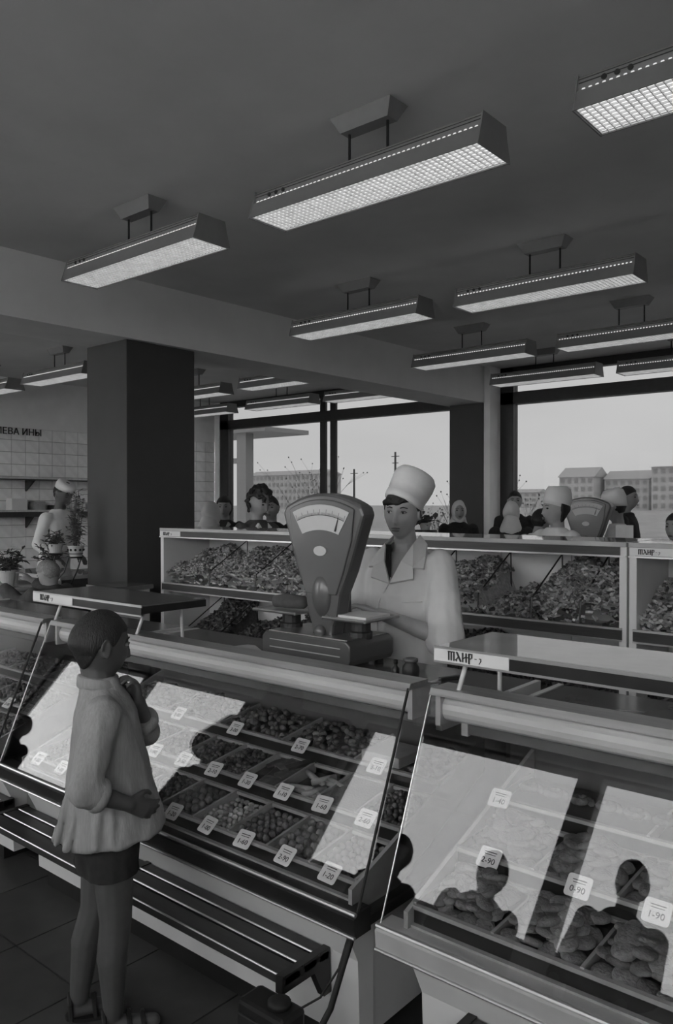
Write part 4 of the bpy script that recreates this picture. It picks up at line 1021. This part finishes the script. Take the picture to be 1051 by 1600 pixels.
# ---- saleswoman
def saleswoman():
    X, Y, face = -1.99, 2.82, -80
    t = thing('person', 'saleswoman in white coat and tall white hat standing behind the dial scale', 'person', (X, Y, 0), R(face - 90))
    Rz = Matrix.Rotation(-R(face - 90), 3, 'Z')
    loc = lambda x, y, z: Rz @ Vector((x - X, y - Y, z))
    k = .98; hp = Vector((0, .035, 1.51)); M = headM(hp, 9, -4, -2)
    sh = 1.325
    Re, Rw = loc(-2.24, 2.78, 1.04), loc(-2.23, 2.55, 1.16)
    Le, Lw = loc(-1.73, 2.74, 1.00), loc(-1.96, 2.60, 1.10)
    b = Blob(); vs, fs = head_grid(lambda x, y, z: 0, 96, 72); i0 = len(b.v); b.add(vs, fs); b.xf(Matrix.Scale(k, 4), i0); b.xf(M, i0)
    for s in (-1, 1): ear(b, M, k, s)
    b.cap(hp + Vector((0, -.018, -.07)), (0, -.012, sh + .03), .048, .052); b.cap((0, -.005, sh + .03), (0, .0, sh - .05), .056, .075)
    b.loft([((0, 0, .78), .14, .10), ((0, 0, .92), .135, .095), ((0, 0, 1.03), .105, .08), ((0, .008, 1.20), .13, .098), ((0, .0, 1.29), .125, .08), ((0, -.005, 1.34), .075, .06)])
    for s in (-1, 1): b.chain([(s * .075, 0, .82), (s * .075, .01, .45), (s * .07, -.01, .08)], [.082, .056, .038]); b.cap((s * .07, -.02, .03), (s * .075, .13, .028), .032, .028)
    RS, LS = Vector((.165, -.005, sh - .03)), Vector((-.165, -.005, sh - .03))
    b.chain([RS, Re, Re.lerp(Rw, .5), Rw], [.044, .038, .036, .025]); b.chain([LS, Le, Le.lerp(Lw, .45), Lw], [.044, .038, .036, .025])
    d = (loc(-2.235, 2.40, 1.16) - loc(-2.23, 2.55, 1.16)); hand(b, Rw, d + Vector((0, 0, .03)), (0, 0, -1), 1, .95, (.15, .45, .45))
    hand(b, Lw, (Lw - Le), (0, 0, -1), -1, .95, (.2, .4, .4))
    pmesh('body', b.remesh('body', .0048, 2), 'skin', t)
    face_parts(t, M, k, look=(.002, 0), eyes='near')
    # coat with V neck
    c = Blob()
    c.loft([((0, 0, .50), .20, .15), ((0, 0, .80), .185, .14), ((0, 0, .93), .175, .13), ((0, .0, 1.04), .155, .118), ((0, .012, 1.17), .172, .138), ((0, .006, 1.25), .178, .118), ((0, -.002, 1.30), .155, .095), ((0, -.008, 1.345), .09, .08), ((0, -.012, 1.385), .066, .066)], 40)
    c.chain([RS + Vector((-.01, 0, -.005)), RS.lerp(Re, .5), Re.lerp(Rw, .05)], [.066, .070, .072])
    c.chain([LS + Vector((.01, 0, -.005)), LS.lerp(Le, .5), Le.lerp(Lw, .02)], [.066, .072, .080])
    me = wrinkle(c.remesh('coat', .007, 4), .007, (10, 10, 4)); VB = 1.235
    bm = bmesh.new(); bm.from_mesh(me); kill = []
    for f in bm.faces:
        p = f.calc_center_median()
        if p.y > -.01 and p.z > VB and abs(p.x) < .004 + (p.z - VB) * .50: kill.append(f)
    bmesh.ops.delete(bm, geom=kill, context='FACES'); bm.to_mesh(me); bm.free()
    cv = np.empty(len(me.vertices) * 3); me.vertices.foreach_get('co', cv); cv = cv.reshape(-1, 3); cv = cv[cv[:, 1] > .05]
    def front(x, z): return float(cv[np.argmin((cv[:, 0] - x) ** 2 + (cv[:, 2] - z) ** 2), 1])
    co = pmesh('coat', me, 'coat_white', t)
    def strip(name, pts, r):
        pmesh(name, MB().tube([(x, front(x, z) + r * .3, z) for x, z in pts], r, 6).mesh(name, True), 'coat_white', t)
    strip('coat_edge', [(.004, 1.23), (.03, 1.18), (.06, 1.14), (.075, 1.10), (.08, 1.0), (.08, .9), (.08, .8)], .0035)
    strip('pocket_edge', [(-.05, 1.145), (-.075, 1.143), (-.10, 1.143), (-.125, 1.145)], .003)
    for s in (-1, 1):      # lapels
        q = [(s * .002, .148, 1.215), (s * .040, .118, 1.305), (s * .066, .055, 1.375), (s * .060, -.03, 1.41), (s * .088, -.035, 1.375), (s * .118, .045, 1.325), (s * .128, .090, 1.275), (s * .092, .116, 1.28), (s * .098, .127, 1.235)]
        n = len(q); lp = MB().add([(a, b_, c_ + .0) for a, b_, c_ in q] + [(a * 1.0, b_ + .010, c_ + .007) for a, b_, c_ in q], [tuple(range(n))[::-1], tuple(range(n, 2 * n))] + [(i, (i + 1) % n, n + (i + 1) % n, n + i) for i in range(n)])
        pmesh('lapel', lp.mesh('lapel'), 'coat_white', t)
    # dark dress edge inside the neckline
    dz = MB().add([(.004, .136, 1.225), (.040, .108, 1.300), (.066, .050, 1.375), (.044, .048, 1.375), (.020, .098, 1.30), (.004, .144, 1.225), (.040, .116, 1.305), (.070, .055, 1.375), (.044, .056, 1.375), (.018, .108, 1.30)], [(0, 1, 2, 3, 4), (5, 6, 7, 8, 9), (0, 1, 6, 5), (1, 2, 7, 6), (2, 3, 8, 7), (3, 4, 9, 8), (4, 0, 5, 9)])
    pmesh('dress_edge', dz.mesh('dress_edge'), 'cloth_dark', t)
    for z in (1.07, .95, .83): pmesh('button', MB().ball((.0, .128 if z > 1 else .136, z), (.009, .004, .009), 10, 6).mesh('button', True), 'pot', t)
    # hair under the hat, fringe swept over the forehead
    def hr(x, y, z):
        line = .046 - .004 * x / .03 if y > .03 else -.045 + .09 * min(1, max(0, (y + .02) / .05))
        return max(-.012, min(.009, (z - line) * .8))
    vs, fs = head_grid(hr, 72, 48, k, 0); pmesh('hair', MB().add(vs, fs).xf(M).mesh('hair', True), 'hair_dark', t)
    fg = Blob()
    for q in range(7): fg.chain([(-.03 + .012 * q, .070, .065), (-.015 + .012 * q, .083 - .001 * q, .052), (.005 + .010 * q, .083 - .0045 * q, .038 + .003 * (q % 2))], [.009, .009, .005])
    fg.xf(Matrix.Scale(k, 4)); fg.xf(M); pmesh('fringe', fg.remesh('fringe', .004, 1), 'hair_dark', t)
    HM = M @ Matrix.Translation((0, -.016, .042)) @ Euler((R(24), R(-20), 0)).to_matrix().to_4x4()
    cp = MB().loft([((0, 0, -.006), .0855, .105), ((0, 0, 0), .088, .108), ((0, 0, .022), .089, .109), ((0, 0, .024), .086, .106), ((0, -.002, .06), .092, .108), ((0, -.004, .10), .096, .109), ((0, -.006, .13), .094, .104), ((0, -.006, .148), .08, .088), ((0, -.006, .158), .05, .055), ((0, -.006, .161), .02, .02)], 40)
    pmesh('tall_hat', cp.xf(Matrix.Scale(k, 4)).xf(HM).mesh('tall_hat', True), 'coat_white', t)
    return t
saleswoman()

# ---- boy
def boy():
    X, Y, face = -2.04, 1.37, 58
    t = thing('person', 'boy in pale shirt and dark shorts with a hand at his chin', 'person', (X, Y, 0), R(face - 90))
    k = .90; hp = Vector((-.005, -.025, 1.130)); M = headM(hp, 20, -7, 0)
    b = Blob(); vs, fs = head_grid(lambda x, y, z: .0, 96, 72); i0 = len(b.v); b.add(vs, fs); b.xf(Matrix.Scale(k, 4), i0); b.xf(M, i0)
    b.xf(Matrix.Identity(4)); 
    for s in (-1, 1): ear(b, M, k * 1.05, s)
    b.cap(hp + Vector((0, -.015, -.05)), (0, -.025, 1.0), .045, .050)
    b.loft([((0, 0, .56), .10, .08), ((0, 0, .66), .10, .08), ((0, 0, .75), .085, .07), ((0, 0, .88), .10, .075), ((0, 0, .96), .095, .06), ((0, 0, 1.0), .05, .045)])
    for s, fy in ((1, .02), (-1, -.075)):
        b.chain([(s * .058, fy * .2, .58), (s * .056, fy * .55 + .004, .335), (s * .057, fy * .75 - .010, .23), (s * .055, fy - .012, .065)], [.069, .047, .046, .029])
        b.cap((s * .055, fy - .02, .03), (s * .062, fy + .10, .022), .026, .022)
    RS, Re, Rw = Vector((.115, -.02, .955)), Vector((.190, -.075, .770)), Vector((.15, .045, .705))
    LS, Le, Lw = Vector((-.115, .0, .955)), Vector((-.125, .115, .83)), Vector((-.01, .085, .955))
    b.chain([RS, Re, Re.lerp(Rw, .4), Rw], [.036, .030, .029, .021]); b.chain([LS, Le, Le.lerp(Lw, .4), Lw], [.036, .030, .029, .021])
    hand(b, Rw, (-.35, .75, -.40), (-1, -.2, .0), 1, .80, (.25, .3, .25))
    hand(b, Lw, (.25, -.15, .9), (.3, -.9, -.1), -1, .78, (.7, .8, .6))
    pmesh('body', b.remesh('body', .0045, 2), 'skin_tan', t)
    face_parts(t, M, k, eyes='near', lip='skin_tan')
    def hr(x, y, z):
        a = abs(x) / .073
        if y > .02: line = .050 + (0 if y > .05 else -.045 * (.05 - y) / .03)
        elif y > -.03: line = .005 - .01 * (.02 - y) / .05
        else: line = -.005 - .075 * min(1, (-.03 - y) / .018)
        return max(-.012, min(.006, (z - line) * .9))
    vs, fs = head_grid(hr, 96, 64, k, 0); pmesh('hair', MB().add(vs, fs).xf(M).mesh('hair', True), 'hair_dark', t)
    # shirt hanging loose with flared hem, sleeves pushed up
    c = Blob(); tl = (0, .12)
    c.loft([((0, .014, .572), .144, .146, 2, tl), ((0, .014, .582), .146, .148, 2, tl), ((0, .006, .66), .130, .132, 2, tl), ((0, 0, .75), .118, .116), ((0, -.005, .85), .118, .10), ((0, -.012, .935), .125, .088), ((0, -.020, .98), .10, .072), ((0, -.028, 1.01), .062, .060), ((0, -.030, 1.04), .056, .056)], 36)
    c.chain([RS + Vector((-.01, 0, -.004)), RS.lerp(Re, .5), Re, Re.lerp(Rw, .28)], [.050, .046, .044, .042])
    c.chain([LS + Vector((.01, 0, -.004)), LS.lerp(Le, .5), Le, Le.lerp(Lw, .3)], [.052, .048, .046, .042])
    r = random.Random(5)
    for q in range(16):     # soft folds hanging from the shoulders
        a = q / 16 * 6.28 + r.uniform(-.15, .15); ca, sa = math.cos(a), math.sin(a)
        c.cap((ca * .105, sa * .085, .80 + r.uniform(-.05, .05)), (ca * .140, -.004 + sa * .150, .590 + .12 * sa * .15), .004, .010, 8)
    sh_ = wrinkle(c.remesh('shirt', .006, 4), .0065, (13, 13, 4), seed=3.1); pmesh('shirt', sh_, 'cloth_shirt', t)
    cu = MB()
    d1 = (Rw - Re).normalized(); p = Re.lerp(Rw, .34); cu.tube([p - d1 * .018, p - d1 * .006, p + d1 * .006, p + d1 * .016], [.043, .048, .048, .042], 18)
    pmesh('rolled_cuff', cu.mesh('rolled_cuff', True), 'cloth_shirt', t)
    cu = MB(); d1 = (Lw - Le).normalized(); p = Le.lerp(Lw, .36); cu.tube([p - d1 * .018, p - d1 * .006, p + d1 * .006, p + d1 * .016], [.042, .048, .048, .040], 18)
    pmesh('rolled_cuff', cu.mesh('rolled_cuff', True), 'cloth_shirt', t)
    cl = MB().loft([((0, -.028, 1.012), .062, .062), ((0, -.028, 1.016), .065, .065), ((0, -.031, 1.038), .059, .059, 2, (0, -.12)), ((0, -.031, 1.041), .053, .053, 2, (0, -.12))], 28)
    pmesh('shirt_collar', cl.mesh('shirt_collar', True), 'cloth_shirt', t)
    s_ = Blob()
    s_.loft([((0, -.006, .47), .095, .09), ((0, -.006, .58), .108, .098), ((0, 0, .68), .10, .085)], 28)
    for s in (-1, 1): s_.cap((s * .052, .0, .58), (s * .057, -.01 + .018 * s, .475), .074, .078)
    i0 = len(s_.v)
    me = s_.remesh('shorts', .008, 3)
    bm = bmesh.new(); bm.from_mesh(me); bmesh.ops.bisect_plane(bm, geom=bm.verts[:] + bm.edges[:] + bm.faces[:], plane_co=(0, 0, .475), plane_no=(0, .08, -1), clear_outer=True); bm.to_mesh(me); bm.free()
    pmesh('shorts', me, 'cloth_dark', t)
    FY = {1: .02, -1: -.075}
    for s in (-1, 1):      # sandals
        sd = part('sandal', MB().loft([((s * .058, .03 + FY[s], .0), .036, .082), ((s * .058, .03 + FY[s], .012), .037, .083)], 20), 'leather', t, world=False)
        st = MB()
        for y, z in ((.075, .05), (.035, .062), (-.035, .075)):
            y += FY[s]; st.tube([(s * .058 - .036, y, .012), (s * .058 - .030, y - .003, z * .75), (s * .058, y - .006, z), (s * .058 + .030, y - .003, z * .75), (s * .058 + .036, y, .012)], .007, 6)
        part('strap', st, 'leather', sd, world=False)
    return t
boy()

# ---- shoppers and sellers beyond the rack
person('curly-haired woman with pale collar looking down beyond the rack', (-4.66, 4.47, 0), 0, 1.67, 'cloth_grey', hair='curly', collar='coat_white', head_pitch=-18, lean=.05)
person('dark-coated shopper standing behind the curly-haired woman', (-4.98, 5.75, 0), -150, 1.63, 'cloth_dark', hair='long')
person('shopper in a dark coat half hidden by the curly-haired woman', (-5.32, 5.35, 0), -60, 1.62, 'cloth_dark', hair='short')
person('dark-haired woman in dark clothes with a pale collar far beyond the curly-haired woman', (-6.47, 5.79, 0), -50, 1.62, 'cloth_dark', hair='long', collar='cloth_pale')
person('shopper in a pale headscarf turned away beside the pillar', (-5.62, 4.86, 0), 100, 1.56, 'cloth_pale', hair='scarf', head_pitch=-10)
person('woman in a white kerchief and dark coat standing before the far dark pillar', (-4.74, 7.75, 0), -50, 1.58, 'cloth_dark', hair='scarf')
person('woman in a white headscarf seen from behind near the far pillar', (-3.82, 7.25, 0), 110, 1.57, 'cloth_dark', hair='scarf')
person('man with dark hair behind the white headscarf', (-4.20, 8.05, 0), -60, 1.69, 'cloth_dark', hair='short')
person('seller in white cap and white coat with dark hair looking aside beyond the rack', (-2.52, 5.47, 0), -115, 1.62, 'coat_white', hair='long', hat='cap', head_yaw=-12)
person('helper in a white coat bending behind the white-capped seller', (-3.36, 6.72, 0), 70, 1.50, 'coat_white', hair='short', lean=.1)
person('second seller in white cap bowed over the far scale', (-2.54, 6.86, 0), -170, 1.62, 'coat_white', hair='short', hat='cap', head_pitch=-18, lean=.05)
person('man with short dark hair standing behind the bowed seller', (-2.86, 7.78, 0), 5, 1.72, 'cloth_dark', hair='short')
person('dark-haired shopper at the far end of the second rack', (-1.90, 6.2, 0), -100, 1.48, 'cloth_dark', hair='short')
# ---- the far counter at the left
person('seller in a white coat and flat white cap bending over the left counter', (-7.05, 4.10, 0), 15, 1.76, 'coat_white', skin='skin_tan', hair='short', hat='flat', head_pitch=-30, lean=.10)
person('fair-haired child leaning over the left counter', (-5.08, 2.94, 0), 200, 1.16, 'cloth_grey', cloth_name='dress', hair='short', hairm='hair_fair', head_pitch=-30, arms=[((.18, .10, .86), (.12, .24, .99)), ((-.20, .06, .86), (-.22, .22, .99))])
# ---- shoppers by the window behind the photographer (seen mirrored in the case glass)
person('tall man in a dark coat by the front window', (-1.45, -.85, 0), 90, 1.78, 'cloth_dark', hair='short', group=None)
person('woman in a dark coat by the front window mullion', (-2.18, -.85, 0), 80, 1.60, 'cloth_dark', hair='long')
person('man in a dark jacket near the front pillar', (-4.62, -.8, 0), 95, 1.80, 'cloth_dark', hair='short')
person('girl in a dark coat beside the front pillar', (-5.15, -.75, 0), 60, 1.42, 'cloth_dark', hair='long')
person('stout woman in a dark dress by the front window', (-3.05, -1.25, 0), 90, 1.66, 'cloth_dark', hair='long')
person('boy in dark clothes at the left front window', (-6.9, -.7, 0), 70, 1.45, 'cloth_dark', hair='short')

# ------------------------------------------------------------------ far counters and scales
dial_scale((-2.70, 6.42, .95), 'grey fan-dial scale beside the bowed seller beyond the rack')
dial_scale((-4.55, 5.28, .95), 'small grey fan-dial scale beside the curly-haired woman')
for (x0, x1, y0, y1, lb) in ((-2.97, -2.2, 6.28, 6.56, 'pale counter under the far scale beyond the rack'), (-4.8, -3.9, 5.13, 5.43, 'pale counter beyond the rack near the curly-haired woman')):
    t = thing('counter', lb, 'counter', ((x0 + x1) / 2, (y0 + y1) / 2, 0))
    part('body', MB().box(x0 + .03, x1 - .03, y0 + .04, y1 - .02, .08, .92), 'enamel_pale', t)
    part('top', MB().box(x0, x1, y0, y1, .92, .95), 'worktop_pale', t, bevel=.004)
    part('plinth', MB().box(x0 + .06, x1 - .06, y0 + .06, y1 - .04, 0, .08), 'black_plastic', t)
solo('card', MB().box(-2.40, -2.26, 6.30, 6.305, .95, 1.38).box(-2.38, -2.28, 6.29, 6.32, .95, .955), 'card', 'white upright card on the far counter beside the scale', 'card')

# ------------------------------------------------------------------ plants
def leaf(mb, p, d, l, w, droop=.2):
    d = Vector(d).normalized(); s = d.cross(Vector((0, 0, 1)));
    s = s.normalized() if s.length > .01 else Vector((1, 0, 0)); p = Vector(p); m = p + d * l * .5; e = p + d * l - Vector((0, 0, droop * l))
    k = len(mb.v); n = Vector((0, 0, .003))
    mb.add([p, m + s * w, e, m - s * w, p - n, m + s * w - n, e - n, m - s * w - n], [(0, 1, 2, 3), (4, 7, 6, 5), (0, 4, 5, 1), (1, 5, 6, 2), (2, 6, 7, 3), (3, 7, 4, 0)])
def potted(x, y, z, r, h, fol, hgt, spread, n, seed, name, label, flowers=0, lw=.012, ll=.06, stand=False, dots=False):
    t = thing(name, label, 'plant', (x, y, z)); rr = random.Random(seed)
    pt = part('pot', MB().lathe([(r * .72, 0), (r * .76, .004), (r, h * .9), (r * 1.06, h * .92), (r * 1.06, h), (r * .94, h), (r * .9, h * .85)], (x, y, z), 20), 'pot', t, smooth=False)
    if dots:
        dm = MB()
        for q in range(10): a = q * .628; dm.ball((x + r * .93 * math.cos(a), y + r * .93 * math.sin(a), z + h * .62), .010, 8, 5)
        part('pot_dots', dm, 'ink', pt); part('pot_band', MB().lathe([(r * .80, h * .22), (r * .85, h * .24), (r * .85, h * .30), (r * .8, h * .32)], (x, y, z), 20), 'ink', pt)
    part('soil', MB().lathe([(r * .9, h * .84), (r * .88, h * .9)], (x, y, z), 16), 'soil', pt)
    f = MB(); st = MB()
    for q in range(n):
        a, e = rr.uniform(0, 6.28), rr.uniform(.2, 1)
        b = Vector((x + rr.uniform(-.3, .3) * r, y + rr.uniform(-.3, .3) * r, z + h * .9)); tp = b + Vector((math.cos(a) * spread * rr.uniform(.2, 1), math.sin(a) * spread * rr.uniform(.2, 1), hgt * e))
        md = b.lerp(tp, .5) + Vector((0, 0, hgt * .12)); st.tube([b, md, tp], .0025, 4)
        for u in range(7):
            s = (u + 1) / 7; p = b.lerp(md, min(1, s * 2)) if s < .5 else md.lerp(tp, s * 2 - 1)
            leaf(f, p, (rr.uniform(-1, 1), rr.uniform(-1, 1), rr.uniform(-.2, .7)), ll * rr.uniform(.6, 1.2), lw * rr.uniform(.6, 1.2))
    part('foliage', f, 'leaf', t); part('stems', st, 'leaf', t)
    for q in range(flowers):
        a = rr.uniform(0, 6.28); c = Vector((x + math.cos(a) * spread * .5, y + math.sin(a) * spread * .5, z + h + hgt * rr.uniform(.5, .95)))
        fl_ = MB()
        for u in range(14): leaf(fl_, c, (math.cos(u * 2.4), math.sin(u * 2.4), .1 + .07 * u), .035, .011, .1)
        part('blossom', fl_, 'blossom', t)
    return t
potted(-5.53, 3.42, 1.14, .062, .085, 'fern', .44, .10, 26, 2, 'potted_fern', 'tall feathery plant in a white dotted pot before the dark pillar', dots=True, lw=.006, ll=.075)
potted(-5.62, 3.30, 1.17, .055, .07, 'bush', .10, .09, 14, 4, 'potted_flower', 'white-flowered plant in a pale pot beside the tall feathery plant', flowers=2)
t = thing('plant_stand', 'thin black wire stand holding the flower pots', 'plant stand', (-5.57, 3.36, 0))
part('ring', MB().tube([(-5.53 + .05 * math.cos(a), 3.42 + .05 * math.sin(a), 1.135) for a in [R(20 * q) for q in range(19)]], .005, 6), 'black_plastic', t)
part('tray', MB().lathe([(.055, 0), (.06, .01)], (-5.62, 3.30, 1.157), 16), 'black_plastic', t)
for q, (x, y) in enumerate(((-5.55, 3.37), (-5.53, 3.47), (-5.62, 3.30))):
    part('leg', MB().tube([(x, y, 1.157 if q == 2 else 1.135), (x - .02, y - .03, 1.02), (x - .09, y - .10 + .05 * q, .9), (x - .11, y - .12 + .08 * q, 0)], .006, 6), 'black_plastic', t)
potted(-5.52, 2.86, .95, .06, .12, 'bunch', .16, .12, 18, 6, 'flower_vase', 'pale vase of mixed flowers on the left counter', flowers=2)
potted(-5.75, 3.02, .95, .05, .10, 'bunch', .14, .10, 16, 7, 'flower_vase', 'second vase of flowers further along the left counter', flowers=3)
potted(-6.25, 3.6, .97, .05, .08, 'bunch', .16, .14, 22, 8, 'flower_vase', 'leafy bunch of flowers before the seller at the left counter', flowers=2)
potted(-4.62, 6.9, 1.28, .06, .07, 'broad', .10, .11, 8, 9, 'potted_plant', 'small broad-leaved plant in a dark pot before the window', lw=.028, ll=.10)
solo('plant_pedestal', MB().loft([((-4.62, 6.9, 0), .14, .14), ((-4.62, 6.9, .03), .14, .14), ((-4.62, 6.9, .06), .04, .04), ((-4.62, 6.9, 1.22), .035, .035), ((-4.62, 6.9, 1.25), .12, .12), ((-4.62, 6.9, 1.28), .12, .12)], 20), 'wood_dark', 'dark wooden pedestal under the broad-leaved plant', 'pedestal')
# ------------------------------------------------------------------ left counters and shelves
def counter(x0, x1, y0, y1, z, lb, top='worktop_pale', body='enamel_pale'):
    t = thing('counter', lb, 'counter', ((x0 + x1) / 2, (y0 + y1) / 2, 0))
    part('plinth', MB().box(x0 + .04, x1 - .04, y0 + .04, y1 - .04, 0, .08), 'black_plastic', t)
    part('body', MB().box(x0 + .02, x1 - .02, y0 + .02, y1 - .02, .08, z - .03), body, t)
    part('top', MB().box(x0, x1, y0, y1, z - .03, z), top, t, bevel=.004)
    part('trim', MB().box(x0, x1, y0 - .004, y0, z - .03, z), 'steel', t)
    return t
counter(-6.15, -5.42, 2.66, 3.18, .95, 'pale counter with vases of flowers left of the pillar')
counter(-6.7, -5.75, 3.42, 3.9, .97, 'dark glass-fronted counter before the white-capped seller', body='case_inner')
counter(-5.10, -4.74, 3.24, 3.56, .965, 'low pale cabinet beside the end of the long rack', top='worktop')
for (z, dz, dp, lb) in ((1.90, .03, .3, 'long wall shelf with bright edge on the tiled wall'), (1.46, .09, .25, 'lower dark wall shelf on the tiled wall')):
    t = thing('wall_shelf', lb, 'shelf', (XL + dp / 2, 5.9, z - dz))
    part('board', MB().box(XL + .004, XL + dp, 4.4, 7.6, z - dz, z - .008), 'wood_dark', t)
    part('edge', MB().box(XL + dp, XL + dp + .01, 4.4, 7.6, z - .02, z + .006), 'steel', t)
    for y in (4.6, 5.6, 6.6, 7.4): part('bracket', MB().prism([(XL + .004, z - dz - .15), (XL + .02, z - dz - .15), (XL + dp - .04, z - dz), (XL + .004, z - dz)], y - .01, y + .01, 'y'), 'frame_dark', t)
r = random.Random(11)
for q, (y, w, h) in enumerate(((5.3, .22, .16), (5.62, .16, .12), (5.9, .10, .07), (6.2, .2, .10), (6.5, .15, .18))):
    solo('carton', MB().box(XL + .04, XL + .2, y, y + w, 1.46, 1.46 + h), ('enamel_white', 'tray_pale', 'cloth_grey', 'enamel_pale', 'enamel_white')[q], ['wide pale carton standing on the lower wall shelf', 'narrow pale carton beside the wide one on the wall shelf', 'small grey carton on the lower wall shelf', 'flat pale carton on the lower wall shelf', 'tall pale carton at the end of the lower wall shelf'][q], 'carton', bevel=.004)
